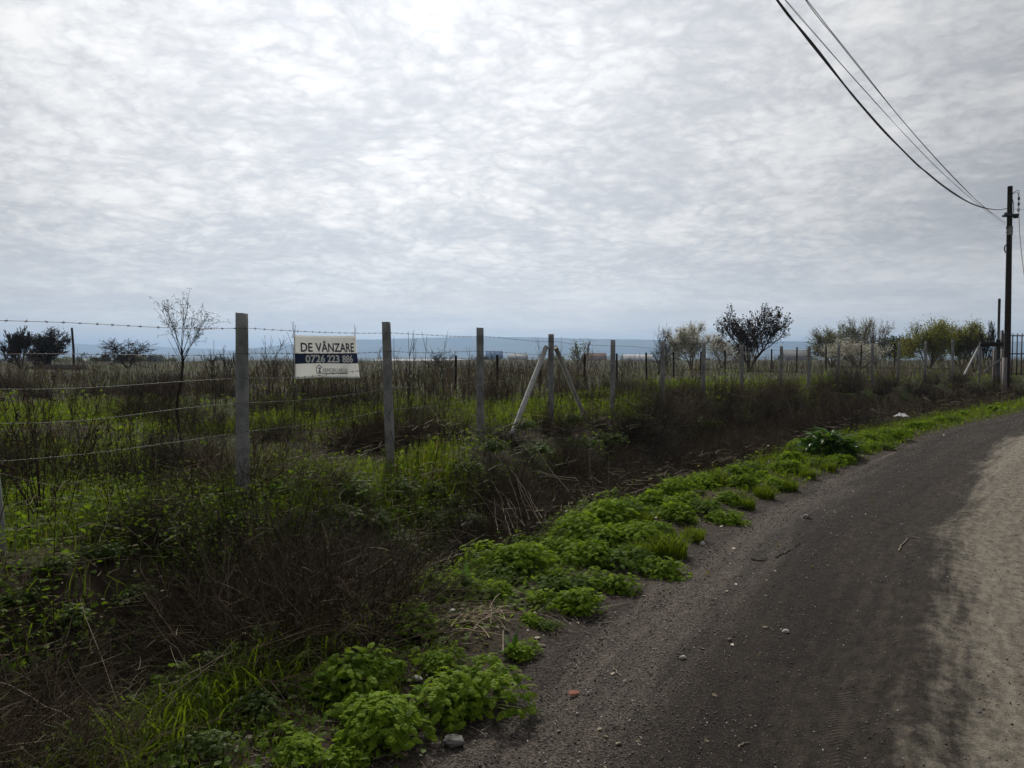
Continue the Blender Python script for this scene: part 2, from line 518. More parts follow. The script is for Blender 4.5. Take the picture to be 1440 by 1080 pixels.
def road_mat():
    m, k = new_mat('dirt_road')
    uv = k.n('ShaderNodeAttribute', attribute_name='edge').outputs['Fac']      # metres left of the road edge (negative on the road)
    al = k.n('ShaderNodeAttribute', attribute_name='along').outputs['Fac']
    g = k.n('ShaderNodeNewGeometry').outputs['Position']
    v = k.comb(k.math('MULTIPLY', al, 0.12), uv, 0.0)
    streak = k.noise(v, 7.0, 6, 0.62)
    v2 = k.comb(k.math('MULTIPLY', al, 0.4), uv, 0.0)
    rub = k.noise(v2, 16.0, 5, 0.65)
    patch = k.noise(g, 1.1, 5, 0.6)
    mott = k.noise(g, 14, 5, 0.7)
    grit = k.noise(g, 75, 4, 0.75)
    grit2 = k.noise(g, 260, 2, 0.6)
    wob = k.math('ADD', k.math('MULTIPLY', k.math('SUBTRACT', streak, 0.5), 0.7), k.math('MULTIPLY', k.math('SUBTRACT', patch, 0.5), 0.35))
    wob = k.math('ADD', wob, k.math('MULTIPLY', k.math('SUBTRACT', mott, 0.5), 0.35))
    dd = k.math('ADD', k.math('MULTIPLY', uv, -1.0), wob)
    gy = k.n('ShaderNodeSeparateXYZ', {0: g}).outputs[1]
    dd = k.math('ADD', dd, k.smooth(gy, 5.0, 15.0, 0.0, 0.62))      # the pale wheel track swings over to the inside of the bend
    shoulder = k.mix(k.smooth(grit, 0.40, 0.62), (0.030, 0.024, 0.019), (0.185, 0.156, 0.132))
    dark = k.mix(k.smooth(grit, 0.40, 0.64), (0.010, 0.0070, 0.0050), (0.046, 0.033, 0.024))
    brown = k.mix(k.smooth(rub, 0.38, 0.62), (0.021, 0.016, 0.0118), (0.064, 0.050, 0.038))
    dust = k.mix(k.smooth(rub, 0.34, 0.66), (0.170, 0.150, 0.118), (0.310, 0.280, 0.225))
    dust = k.mix(k.math('MULTIPLY', k.smooth(mott, 0.52, 0.66), 0.55), dust, (0.075, 0.065, 0.053))
    dust = k.mix(k.math('MULTIPLY', k.smooth(grit, 0.54, 0.66), 0.45), dust, (0.30, 0.28, 0.25))
    col = k.mix(k.smooth(dd, 0.25, 0.75), shoulder, dark)
    col = k.mix(k.math('MULTIPLY', k.smooth(dd, 0.7, 1.3), 0.65), col, brown)
    col = k.mix(k.smooth(dd, 1.54, 1.88), col, dust)
    col = k.mix(k.math('MULTIPLY', k.smooth(dd, 2.9, 3.3), 0.75), col, brown)
    col = k.mix(k.smooth(dd, 4.0, 4.4), col, dust)
    trk = k.noise(k.comb(k.math('MULTIPLY', al, 0.05), uv, 0.0), 6.5, 5, 0.7)
    col = k.mix(k.smooth(dd, 1.5, 1.9, 0.9, 0.35), col, k.mix(k.smooth(trk, 0.34, 0.66), (0.66, 0.66, 0.66), (1.34, 1.34, 1.33)), 'MULTIPLY')
    col = k.mix(1.0, col, k.mix(k.smooth(mott, 0.36, 0.64), (0.78, 0.77, 0.76), (1.24, 1.22, 1.2)), 'MULTIPLY')
    # pale grit specks
    sp_ = k.math('MULTIPLY', k.smooth(grit2, 0.60, 0.68), k.smooth(dd, 1.9, 0.2, 0.35, 1.0))
    col = k.mix(sp_, col, (0.27, 0.24, 0.22))
    b = k.n('ShaderNodeBsdfPrincipled', {'Base Color': col, 'Roughness': 0.92})
    b.inputs['Specular IOR Level'].default_value = 0.2
    # tyre lugs pressed in one narrow band
    lug = k.math('SINE', k.math('ADD', k.math('ADD', k.math('MULTIPLY', al, 170.0), k.math('MULTIPLY', patch, 9.0)), k.math('MULTIPLY', k.math('ABSOLUTE', k.math('ADD', uv, 1.33)), 150.0)))
    band = k.math('MULTIPLY', k.smooth(uv, -1.42, -1.37), k.smooth(uv, -1.24, -1.29))
    band = k.math('MULTIPLY', band, k.smooth(mott, 0.35, 0.6))
    h = k.math('ADD', k.math('MULTIPLY', grit, 0.8), k.math('MULTIPLY', grit2, 0.15))
    h = k.math('ADD', h, k.math('MULTIPLY', streak, 0.5))
    h = k.math('ADD', h, k.math('MULTIPLY', k.math('MULTIPLY', lug, band), 0.15))
    bp = k.n('ShaderNodeBump', {'Height': h, 'Strength': 1.0, 'Distance': 0.03})
    k.nt.links.new(bp.outputs[0], b.inputs['Normal'])
    out(k, b.outputs[0])
    return m


def concrete_mat():
    m, k = new_mat('weathered_concrete')
    g = k.n('ShaderNodeNewGeometry').outputs['Position']
    n1 = k.noise(g, 7, 6, 0.65)
    n2 = k.noise(g, 70, 4, 0.7)
    col = k.mix(k.smooth(n1, 0.3, 0.7), (0.15, 0.153, 0.157), (0.30, 0.302, 0.302))
    col = k.mix(k.math('MULTIPLY', k.smooth(n2, 0.55, 0.7), 0.5), col, (0.09, 0.085, 0.08))
    lich = k.noise(g, 14, 4, 0.6)
    col = k.mix(k.math('MULTIPLY', k.smooth(lich, 0.62, 0.70), 0.5), col, (0.14, 0.14, 0.07))
    b = k.n('ShaderNodeBsdfPrincipled', {'Base Color': col, 'Roughness': 0.92})
    bp = k.n('ShaderNodeBump', {'Height': n2, 'Strength': 0.5, 'Distance': 0.006})
    k.nt.links.new(bp.outputs[0], b.inputs['Normal'])
    out(k, b.outputs[0])
    return m


def plain_mat(name, c, rough=0.6, metal=0.0, var=0.25, scale=30, spec=0.4):
    m, k = new_mat(name)
    g = k.n('ShaderNodeNewGeometry').outputs['Position']
    nz = k.noise(g, scale, 4, 0.6)
    col = k.mix(nz, tuple(v * (1 - var) for v in c), tuple(min(1, v * (1 + var)) for v in c))
    b = k.n('ShaderNodeBsdfPrincipled', {'Base Color': col, 'Roughness': rough, 'Metallic': metal})
    b.inputs['Specular IOR Level'].default_value = spec
    out(k, b.outputs[0])
    return m


def banner_mat(name, c, trans, dirt=True):
    m, k = new_mat(name)
    g = k.n('ShaderNodeNewGeometry').outputs['Position']
    col = k.mix(0.0, c, c)
    if dirt:
        nz = k.noise(g, 5.0, 5, 0.65)
        col = k.mix(k.math('MULTIPLY', k.smooth(nz, 0.48, 0.75), 0.22), c, (0.62, 0.60, 0.55))
    b = k.n('ShaderNodeBsdfPrincipled', {'Base Color': col, 'Roughness': 0.45})
    b.inputs['Specular IOR Level'].default_value = 0.3
    t_ = k.n('ShaderNodeBsdfTranslucent', {'Color': col})
    mx = k.n('ShaderNodeMixShader', {0: trans, 1: b.outputs[0], 2: t_.outputs[0]})
    out(k, mx.outputs[0])
    return m


def hill_mat():
    m, k = new_mat('hill_cover')
    g = k.n('ShaderNodeNewGeometry').outputs['Position']
    n1 = k.noise(g, 0.0022, 6, 0.6)
    n2 = k.noise(g, 0.02, 5, 0.7)
    col = k.mix(k.smooth(n1, 0.42, 0.58), (0.030, 0.036, 0.022), (0.110, 0.105, 0.060))
    col = k.mix(k.math('MULTIPLY', k.smooth(n2, 0.5, 0.65), 0.6), col, (0.026, 0.032, 0.020))
    b = k.n('ShaderNodeBsdfPrincipled', {'Base Color': col, 'Roughness': 1.0})
    b.inputs['Specular IOR Level'].default_value = 0.0
    out(k, b.outputs[0])
    return m


M['ground'] = ground_mat()
M['road'] = road_mat()
M['concrete'] = concrete_mat()
M['brace'] = plain_mat('pale_concrete', (0.42, 0.42, 0.41), 0.9, 0, 0.25, 9)
M['wire'] = plain_mat('rusty_wire', (0.10, 0.085, 0.075), 0.55, 0.4)
M['wire_light'] = plain_mat('galvanised_wire', (0.12, 0.12, 0.11), 0.5, 0.4)
M['pole_wood'] = plain_mat('tarred_wood', (0.030, 0.022, 0.018), 0.85, 0, 0.5, 9)
M['pole_conc'] = plain_mat('pole_stub_concrete', (0.20, 0.18, 0.17), 0.9, 0, 0.3, 9)
M['black'] = plain_mat('black_cable', (0.012, 0.012, 0.013), 0.5)
M['cable_grey'] = plain_mat('bare_conductor', (0.13, 0.13, 0.14), 0.45, 0.5)
M['iron'] = plain_mat('painted_iron', (0.055, 0.060, 0.070), 0.55, 0.3)
M['grey_pipe'] = plain_mat('grey_pipe', (0.12, 0.125, 0.14), 0.55, 0.2)
M['light_band'] = plain_mat('pale_sleeve', (0.25, 0.26, 0.26), 0.6)
M['porcelain'] = plain_mat('brown_porcelain', (0.07, 0.05, 0.04), 0.3)
M['hill'] = hill_mat()
M['wall_pale'] = plain_mat('pale_render', (0.40, 0.39, 0.38), 0.95, 0, 0.12, 0.8, 0.03)
M['wall_grey'] = plain_mat('grey_block_wall', (0.17, 0.16, 0.155), 0.9, 0, 0.25, 2)
M['roof_white'] = plain_mat('white_sheet_roof', (0.60, 0.60, 0.60), 0.95, 0, 0.06, 0.5, 0.05)
M['roof_blue'] = plain_mat('blue_sheet_roof', (0.12, 0.18, 0.30), 0.95, 0, 0.15, 0.5, 0.03)
M['roof_red'] = plain_mat('red_tile_roof', (0.18, 0.11, 0.09), 0.95, 0, 0.2, 0.5, 0.03)
M['door_dark'] = plain_mat('dark_doorway', (0.03, 0.03, 0.035), 0.6)
M['plastic'] = banner_mat('white_plastic_film', (0.80, 0.80, 0.82), 0.35, False)
M['brick'] = plain_mat('broken_brick', (0.26, 0.10, 0.06), 0.9, 0, 0.3, 60)
M['stone'] = plain_mat('grey_stone', (0.16, 0.15, 0.14), 0.9, 0, 0.35, 40)
M['stone_pale'] = plain_mat('pale_stone', (0.42, 0.40, 0.37), 0.9, 0, 0.25, 40)
M['banner'] = banner_mat('white_banner', (0.88, 0.88, 0.86), 0.72)
M['navy'] = banner_mat('navy_print', (0.026, 0.055, 0.150), 0.35, False)
M['ink'] = banner_mat('dark_print', (0.012, 0.020, 0.045), 0.15, False)
M['white_print'] = banner_mat('white_print', (0.90, 0.90, 0.89), 0.15, False)
M['tie'] = plain_mat('black_tie', (0.015, 0.015, 0.015), 0.5)


def gravel_mat():
    m, k = new_mat('loose_stones')
    r = k.n('ShaderNodeAttribute', attribute_name='rnd').outputs['Fac']
    rp = k.n('ShaderNodeValToRGB', {'Fac': r})
    e = rp.color_ramp.elements
    e[0].position, e[0].color = 0.0, (0.035, 0.028, 0.024, 1)
    e[1].position, e[1].color = 1.0, (0.42, 0.39, 0.36, 1)
    x = e.new(0.62); x.color = (0.095, 0.078, 0.068, 1)
    x = e.new(0.90); x.color = (0.17, 0.15, 0.135, 1)
    b = k.n('ShaderNodeBsdfPrincipled', {'Base Color': rp.outputs[0], 'Roughness': 0.55})
    b.inputs['Specular IOR Level'].default_value = 0.4
    out(k, b.outputs[0])
    return m


M['gravel'] = gravel_mat()

# ------------------------------------------------------------------ ground, road, hills, haze
def axis(lo_far, lo, hi, hi_far, step, g=1.09):
    a = list(np.arange(lo, hi, step))
    s, v = step, hi
    while v < hi_far:
        a.append(v)
        s = min(s * g, 400)
        v += s
    a.append(hi_far)
    s, v = step, lo
    left = []
    while v > lo_far:
        s = min(s * g, 400)
        v -= s
        left.append(v)
    left.append(lo_far - 1)
    return np.array(left[::-1] + a)


xs = axis(-9000, -6.5, 7.5, 9000, 0.085)
ys = axis(-60, 1.2, 14.5, 9400, 0.085)
X, Y = np.meshgrid(xs, ys)
xf, yf = X.ravel(), Y.ravel()
near = (np.abs(xf) < 150) & (np.abs(yf) < 150)
dE = np.full(len(xf), 60.0)
dF_ = np.full(len(xf), 60.0)
dE[near] = sdist(xf[near], yf[near], EDGE_S)
dF_[near] = sdist(xf[near], yf[near], FEN)
right = ~near & (xf > yf)
dE[right], dF_[right] = -60, -60
H = ground_h(xf, yf, dE, dF_)
H[right] = np.minimum(H[right], 0.2) - 0.0
nx, ny = len(xs), len(ys)
ii, jj = np.meshgrid(np.arange(nx - 1), np.arange(ny - 1))
q = (jj * nx + ii).ravel()
gq = np.stack((q, q + 1, q + nx + 1, q + nx), -1)
geo = Geo()
geo.add(np.c_[xf, yf, H], gq)
ground = geo.build('ground', M['ground'], smooth=True, extra={'edge': dE})
tag(ground, kind='structure')

# road sheet
ts = np.r_[np.linspace(0, 1, 2)]
RL = smooth_line(EDGE, 40)
seg = np.r_[0, np.cumsum(np.linalg.norm(np.diff(RL, axis=0), axis=1))]
s_near0 = seg[np.argmin(np.abs(RL[:, 1] - 1.0))]
sa = np.unique(np.r_[np.arange(seg[0], s_near0, 0.5), np.arange(s_near0, s_near0 + 16, 0.05), np.arange(s_near0 + 16, s_near0 + 34, 0.2), np.arange(s_near0 + 34, min(seg[-1], s_near0 + 110), 1.0)])
cx, cy = np.interp(sa, seg, RL[:, 0]), np.interp(sa, seg, RL[:, 1])
tx, ty = np.gradient(cx, sa), np.gradient(cy, sa)
ln = np.hypot(tx, ty)
nxv, nyv = -ty / ln, tx / ln
dd = np.r_[np.linspace(0.0, -3.6, 91), np.linspace(-3.8, -5.6, 10)]
ragged = 0.22 * fbm(sa * 0.9, sa * 0, 41) + 0.10 * fbm(sa * 4, sa * 0, 42) - 0.12
D, S = np.meshgrid(dd, sa)
Dr = D + ragged[:, None] * np.exp(D / 0.5)
RX = cx[:, None] + nxv[:, None] * Dr
RY = cy[:, None] + nyv[:, None] * Dr
RZ = road_h(Dr, RX, RY) + 0.004
gh = ground_h(RX[:, :6].ravel(), RY[:, :6].ravel()).reshape(-1, 6)
wgt = np.clip(np.arange(6) / 5, 0, 1)[None]
RZ[:, :6] = np.maximum((gh + 0.005) * (1 - wgt) + RZ[:, :6] * wgt, gh + 0.004)
n1_, n2_ = D.shape
ii, jj = np.meshgrid(np.arange(n2_ - 1), np.arange(n1_ - 1))
q = (jj * n2_ + ii).ravel()
geo = Geo()
geo.add(np.stack((RX, RY, RZ), -1).reshape(-1, 3), np.stack((q, q + n2_, q + n2_ + 1, q + 1), -1))
road = geo.build('road', M['road'], smooth=True, extra={'edge': Dr.ravel(), 'along': S.ravel()})
tag(road, kind='structure')


def hill_range(name, prof, dist, depth, seed):
    """prof: (photo x, photo y) of the crest; a ridge with a real front and back slope"""
    pxs = np.arange(prof[0][0], prof[-1][0] + 1, 8.0)
    crest = np.interp(pxs, [p[0] for p in prof], [p[1] for p in prof])
    crest = crest + 1.6 * (fbm(pxs * 0.02, pxs * 0, seed, 4) - .5) + 0.7 * (fbm(pxs * .12, pxs * 0, seed + 3, 2) - .5)
    rows = np.linspace(-1, 1, 25)
    V = []
    for r in rows:
        yy = dist + r * depth
        xx = (pxs - 720) / F * (dist if r > 0 else dist + r * depth * .6)
        top = CAM_H + (497 - crest) / F * dist
        base = -17.0
        prof_h = (np.cos(r * pi) * .5 + .5) ** 0.8
        nz = 14 * (fbm(xx * .0016, np.full_like(xx, yy) * .0016, seed + 9, 4) - .5) * (1 - np.abs(r)) * min(1, abs(r) * 5)
        V.append(np.c_[xx, np.full_like(xx, yy), base + (top - base) * prof_h + nz])
    V = np.concatenate(V)
    n = len(pxs)
    ii, jj = np.meshgrid(np.arange(n - 1), np.arange(len(rows) - 1))
    q = (jj * n + ii).ravel()
    g = Geo()
    g.add(V, np.stack((q, q + 1, q + n + 1, q + n), -1))
    return tag(g.build(name, M['hill'], smooth=True), kind='structure')


hill_range('hills', [(-900, 484), (-300, 480), (0, 478), (55, 478.5), (100, 483), (135, 485), (152, 481), (165, 482), (200, 486.5), (280, 490), (350, 494), (430, 502)], 6900, 1000, 3)
hill_range('hills', [(250, 504), (345, 491), (410, 484), (500, 477), (540, 477.5), (600, 475), (640, 474), (720, 474), (760, 474.5), (800, 476), (880, 477), (930, 479), (1100, 480), (1300, 481), (1500, 479), (2000, 478), (2400, 484)], 5600, 1000, 8)

hz = bpy.data.meshes.new('haze')
lo, hi = (-9300, -80, -30), (9300, 9600, 140)
vv = [(x, y, z) for z in (lo[2], hi[2]) for y in (lo[1], hi[1]) for x in (lo[0], hi[0])]
hz.from_pydata(vv, [], [(0, 2, 3, 1), (4, 5, 7, 6), (0, 1, 5, 4), (2, 6, 7, 3), (0, 4, 6, 2), (1, 3, 7, 5)])
hm_, k = new_mat('air')
pv = k.n('ShaderNodeVolumePrincipled', {'Color': (0.50, 0.71, 1.0, 1), 'Density': 2.2e-4, 'Anisotropy': 0.52, 'Density Attribute': '', 'Color Attribute': '', 'Temperature Attribute': ''})
hm_.cycles.homogeneous_volume = True
k.n('ShaderNodeOutputMaterial', {'Volume': pv.outputs[0]})
hz.materials.append(hm_)
tag(link('haze', hz), kind='stuff')

# ------------------------------------------------------------------ fence
fence = empty('barbed_wire_fence', (PP[1][0], PP[1][1], 0.3))
tag(fence, 'barbed wire fence on grey concrete posts that carries the sale banner', 'fence')
bpy.context.view_layer.update()


def local(o, V):
    return np.asarray(V, float) - np.array(o.location)


def gz(x, y):
    return float(ground_h(np.array([x]), np.array([y]))[0])


prng = np.random.default_rng(3)
for i, p in enumerate(PP):
    x, y, zt = p
    zb = gz(x, y) - 0.35
    nb = FEN[min(i + 2, len(FEN) - 1)] - FEN[i]
    rz = math.atan2(nb[1], nb[0]) + prng.normal(0, .06)
    lean = prng.normal(0, 0.010, 2)
    if i == 0:
        lean = np.array((-0.075, 0.0))
    g = Geo()
    L = 14
    wd = 0.039
    zz = np.linspace(zb, zt, L)
    b = 0.010
    ring = np.array([(-1, -.8), (-.8, -1), (.8, -1), (1, -.8), (1, .8), (.8, 1), (-.8, 1), (-1, .8)]) * wd
    cz, sz = cos(rz), sin(rz)
    V = []
    for j, z in enumerate(zz):
        tp = 1.0 + 0.10 * (1 - j / (L - 1))
        rr = ring * tp + prng.normal(0, .0012, ring.shape)
        if j == L - 1:
            z = z + prng.normal(0, .004, 8)
        ox, oy = lean * (zz[j] - zt)
        V.append(np.c_[x + rr[:, 0] * cz - rr[:, 1] * sz + ox, y + rr[:, 0] * sz + rr[:, 1] * cz + oy, np.broadcast_to(z, (8,))])
    V = np.concatenate(V)
    fq = [(j * 8 + a, j * 8 + (a + 1) % 8, (j + 1) * 8 + (a + 1) % 8, (j + 1) * 8 + a) for j in range(L - 1) for a in range(8)]
    g.add(local(fence, V), [np.array(fq), np.array([list(range((L - 1) * 8, L * 8))])])
    g.build('post', M['concrete'], fence)


def strut(p0, p1, wd=0.036):
    g = Geo()
    Pp = np.linspace(p0, p1, 6)[None]
    V, Fs, _ = tubes(local(fence, Pp), np.full((1, 6), wd * 1.3), 4)
    g.add(V, Fs)
    return g.build('brace', M['brace'], fence)


D4 = PP[4]
s1 = at_y(768, 488, 12.72)
s2 = at_y(729, 588, 11.70)
strut(s1, s2 + (s2 - s1) * .22)
s1 = at_y(781, 488, 12.86)
s2 = at_y(819, 578, 13.90)
strut(s1, s2 + (s2 - s1) * .22)
s1 = at_y(1377, 486, 32.7)
s2 = at_y(1361, 517, 31.6)
strut(s1, s2 + (s2 - s1) * .3)

# five strands with barbs, tied on the road side of the posts
offs = [0.12, 0.325, 0.53, 0.735, 0.97]
ext0 = PP[0] + (PP[0] - PP[1]) * 1.2
WP = [ext0] + PP
for si, off in enumerate(offs):
    pts = []
    for a, b in zip(WP[:-1], WP[1:]):
        L = np.linalg.norm((b - a)[:2])
        n = 14
        tt = np.arange(n) / n
        sag = (0.006 + 0.012 * prng.random() + (0.012 if si > 2 else 0)) * (1 if L < 3 else 1.5)
        o2 = off + prng.normal(0, .015)
        seg_ = a[None] + (b - a)[None] * tt[:, None]
        seg_[:, 2] -= off + sag * 4 * tt * (1 - tt) + 0.006 * np.sin(tt * pi * 2) * prng.normal()
        pts.append(seg_)
    last = WP[-1].copy()
    last[2] -= off
    pts = np.concatenate(pts + [last[None]])
    tv = norm(np.gradient(pts, axis=0))
    side = np.c_[tv[:, 1], -tv[:, 0], np.zeros(len(tv))]
    pts = pts + side * 0.062
    g = Geo()
    # two strands twisted together
    Lc = np.r_[0, np.cumsum(np.linalg.norm(np.diff(pts, axis=0), axis=1))]
    r_w = 0.0019 if si < 2 else 0.0014
    V, Fs, _ = tubes(local(fence, pts)[None], np.full((1, len(pts)), r_w), 5)
    g.add(V, Fs)
    # barbs
    sb = np.arange(0.05, Lc[-1], 0.115)
    sb = sb + prng.normal(0, .008, len(sb))
    bp_ = np.stack([np.interp(sb, Lc, pts[:, c]) for c in range(3)], -1)
    bt = norm(np.stack([np.interp(sb, Lc, tv[:, c]) for c in range(3)], -1))
    V, Fs, _ = tubes(local(fence, np.stack((bp_ - bt * .009, bp_ + bt * .009), 1)), np.full((len(sb), 2), 0.0042), 5)
    g.add(V, Fs)
    for kk in range(2):
        q = norm(np.cross(bt, rdir(prng, len(sb))))
        q = norm(q + bt * prng.normal(0, .3, (len(sb), 1)))
        V, Fs, _ = tubes(local(fence, np.stack((bp_ - q * .016, bp_, bp_ + q * .016), 1)), np.tile([0.0006, 0.0014, 0.0006], (len(sb), 1)), 3)
        g.add(V, Fs)
    g.build('barbed_wire', M['wire'] if si < 2 else M['wire_light'], fence)
    # tie wires on each post
# second fence on the far side of the field
far_f = [(640, 26, 500), (700, 27.5, 499), (760, 29.5, 499), (822, 32, 498), (868, 34, 497), (910, 36, 496), (948, 38, 495), (985, 40, 494), (1020, 42, 493), (1052, 44, 492), (1085, 46, 491), (1121, 48, 488),
         (1162, 50, 487), (1211, 52, 485), (1258, 54, 484)]
f2 = empty('wire_fence', (*at_y(910, 500, 36)[:2], 0.4))
tag(f2, 'low fence of thin dark posts and wires across the field behind the main fence', 'fence')
P2 = []
for i, (a, b, c) in enumerate(far_f):
    p = at_y(a, c, b)
    P2.append(p)
    zb = gz(p[0], p[1]) - .3
    g = Geo()
    V, Fs, _ = tubes(local(f2, np.linspace((p[0], p[1], zb), (p[0] + prng.normal(0, .02), p[1], p[2]), 4))[None], np.full((1, 4), .045), 6)
    g.add(V, Fs)
    g.build('post', M['bark'], f2)
for off in (.1, .42, .75):
    pts = np.array(P2) - np.array((0, 0.05, off))
    g = Geo()
    V, Fs, _ = tubes(local(f2, pts)[None], np.full((1, len(pts)), .0035), 4)
    g.add(V, Fs)
    g.build('wire', M['wire'], f2)

# ------------------------------------------------------------------ sale banner on the fence
A_, B_ = PP[1], PP[2]
tl, tr_ = at_y(413, 471, 6.97), at_y(500.5, 472, 7.97)
bl, br = at_y(414.5, 533.5, 7.0), at_y(503.5, 530.5, 7.99)
nrm_ = norm(np.cross(tr_ - tl, np.array((0, 0, 1.0))))
if nrm_[1] > 0:
    nrm_ = -nrm_
push = nrm_ * 0.085                                # hangs on the road side of the wires


def on_banner(u, v, lift=0.0):
    u, v = np.asarray(u, float)[..., None], np.asarray(v, float)[..., None]
    p = (tl * (1 - u) + tr_ * u) * (1 - v) + (bl * (1 - u) + br * u) * v
    bow = 0.018 * np.sin(u * pi) * (0.4 + v) + 0.008 * np.sin(u * 17 + v * 3) * v + 0.03 * np.clip(u - .86, 0, 1) * v * 3
    p = p + np.array((0, 0, 1.0)) * (-0.006 * np.sin(u * pi) * (1 - v) - 0.010 * np.sin(u * 9) * v * (1 - v) * 0 + 0.008 * np.sin(u * 5) * v)
    return p + nrm_ * (bow + lift)


sign = empty('sale_banner', tuple((bl + br) / 2))
tag(sign, 'white and navy for sale banner tied to the barbed wire fence', 'banner')


def sheet(name, u0, u1, v0, v1, lift, thick, mat, nu=40, nv=20):
    us, vs = np.meshgrid(np.linspace(u0, u1, nu), np.linspace(v0, v1, nv))
    Fp = on_banner(us, vs, lift).reshape(-1, 3)
    Bp = on_banner(us, vs, lift - thick).reshape(-1, 3)
    ii, jj = np.meshgrid(np.arange(nu - 1), np.arange(nv - 1))
    q = (jj * nu + ii).ravel()
    f = np.stack((q, q + nu, q + nu + 1, q + 1), -1)
    n = nu * nv
    rim = np.r_[np.arange(nu), np.arange(1, nv) * nu + nu - 1, np.arange(nu - 2, -1, -1) + (nv - 1) * nu, np.arange(nv - 2, 0, -1) * nu]
    rim2 = np.roll(rim, -1)
    g = Geo()
    g.add(local(sign, np.r_[Fp, Bp]), np.r_[f, f[:, ::-1] + n, np.stack((rim, rim2, rim2 + n, rim + n), -1)])
    return g.build(name, mat, sign, smooth=False)


sheet('panel', 0, 1, 0, 1, 0.0, 0.0015, M['banner'])
sheet('stripe', 0.002, 0.998, 0.418, 0.652, 0.0015, 0.001, M['navy'])


def lettering(name, text, u0, u1, v0, v1, lift, mat, bold=0.02):
    cu = bpy.data.curves.new('type', 'FONT')
    cu.body = text
    cu.size = 1
    cu.offset = bold
    cu.resolution_u = 4
    ob = bpy.data.objects.new('type', cu)
    COL.objects.link(ob)
    dg = bpy.context.evaluated_depsgraph_get()
    dg.update()
    me = bpy.data.meshes.new_from_object(ob.evaluated_get(dg))
    bpy.data.objects.remove(ob)
    n = len(me.vertices)
    V = np.empty(n * 3)
    me.vertices.foreach_get('co', V)
    V = V.reshape(-1, 3)
    capn = 0.0
    x0, x1 = V[:, 0].min(), V[:, 0].max()
    y0 = min(V[:, 1].min(), 0)
    capH = 0.729 if 'Â' in text else V[:, 1].max()
    if 'Â' in text:
        capH = min(0.729, V[:, 1].max())
    u = u0 + (V[:, 0] - x0) / (x1 - x0) * (u1 - u0)
    v = v1 - V[:, 1] / capH * (v1 - v0)
    W = on_banner(u, v, lift)
    me.vertices.foreach_set('co', local(sign, W).astype(np.float32).ravel())
    me.materials.clear()
    me.materials.append(mat)
    me.update()
    return link(name, me, sign)


lettering('headline', 'DE VÂNZARE', 0.085, 0.945, 0.165, 0.375, 0.003, M['ink'], 0.022)
lettering('phone_number', '0726 223 886', 0.150, 0.915, 0.450, 0.624, 0.0035, M['white_print'], 0.028)
lettering('web_address', 'ARIMOBILIARE.RO', 0.378, 0.805, 0.772, 0.866, 0.003, M['ink'], 0.0)
lettering('monogram', 'Z', 0.305, 0.352, 0.755, 0.865, 0.003, M['ink'], 0.05)
# the little house outline with the underline running on from it
g = Geo()


def stroke(pts, wd):
    pts = np.array(pts, float)
    for a, b in zip(pts[:-1], pts[1:]):
        asp = 2.5
        d = (b - a) * np.array((asp, 1))
        d = d / np.linalg.norm(d)
        nv = np.array((-d[1] / asp, d[0])) * wd / 2
        ex = d / np.array((asp, 1)) * wd / 2
        q = np.array([a - ex + nv, b + ex + nv, b + ex - nv, a - ex - nv])
        s = np.linspace(0, 1, 6)[:, None]
        up, dn = q[0] + (q[1] - q[0]) * s, q[3] + (q[2] - q[3]) * s
        uv = np.r_[up, dn]
        g.add(local(sign, on_banner(uv[:, 0], uv[:, 1], 0.003)), np.array([(i, i + 1, i + 7, i + 6) for i in range(5)]))


stroke([(0.285, 0.885), (0.285, 0.755), (0.325, 0.69), (0.372, 0.765)], 0.018)
stroke([(0.285, 0.890), (0.80, 0.890)], 0.018)
g.build('logo', M['ink'], sign)
g = Geo()
for u, v in ((0.015, 0.02), (0.985, 0.03), (0.015, 0.95), (0.97, 0.97)):
    c = on_banner(u, v, 0.0)
    th = np.linspace(0, 2 * pi, 13)
    loop = c[None] + np.c_[np.cos(th) * 0.006, np.sin(th) * 0.03, np.sin(th) * 0.018] - nrm_ * 0.02
    V, Fs, _ = tubes(local(sign, loop)[None], np.full((1, 13), .0022), 5)
    g.add(V, Fs)
    tail = np.stack((c, c + np.array((0, 0, 0.05)), c + np.array((0.01, 0.0, 0.10))))
    if v < .5:
        V, Fs, _ = tubes(local(sign, tail)[None], np.full((1, 3), .0018), 4)
        g.add(V, Fs)
g.build('tie', M['tie'], sign)

# ------------------------------------------------------------------ utility pole, cables, pipe, gate
pb = at_y(1415, 548, 31.0)
pt = at_y(1420.5, 262, 31.0)
pzb = gz(pb[0], pb[1])
pole = empty('utility_pole', (pb[0], pb[1], pzb))
tag(pole, 'tall dark wooden utility pole clamped to a pale concrete stub by the gate', 'utility pole')
g = Geo()
base = np.array((pb[0], pb[1], pzb - 0.2))
PL = np.linspace(base + np.array((0.02, 0, 0.5)), pt, 16)
RR = np.linspace(0.130, 0.092, 16)
V, Fs, _ = tubes(local(pole, PL)[None], RR[None], 12)
g.add(V, Fs)
g.build('shaft', M['pole_wood'], pole, smooth=False)
g = Geo()
box(g, local(pole, np.array((pb[0] - 0.13, pb[1] - 0.06, pzb + 0.75))), (0.13, 0.16, 2.3), bev=0.015)
g.build('concrete_stub', M['pole_conc'], pole)


def pole_at(pyy):
    zz = at_y(1418, pyy, 31.0)[2]
    return np.array([np.interp(zz, PL[:, 2], PL[:, c]) for c in range(3)])


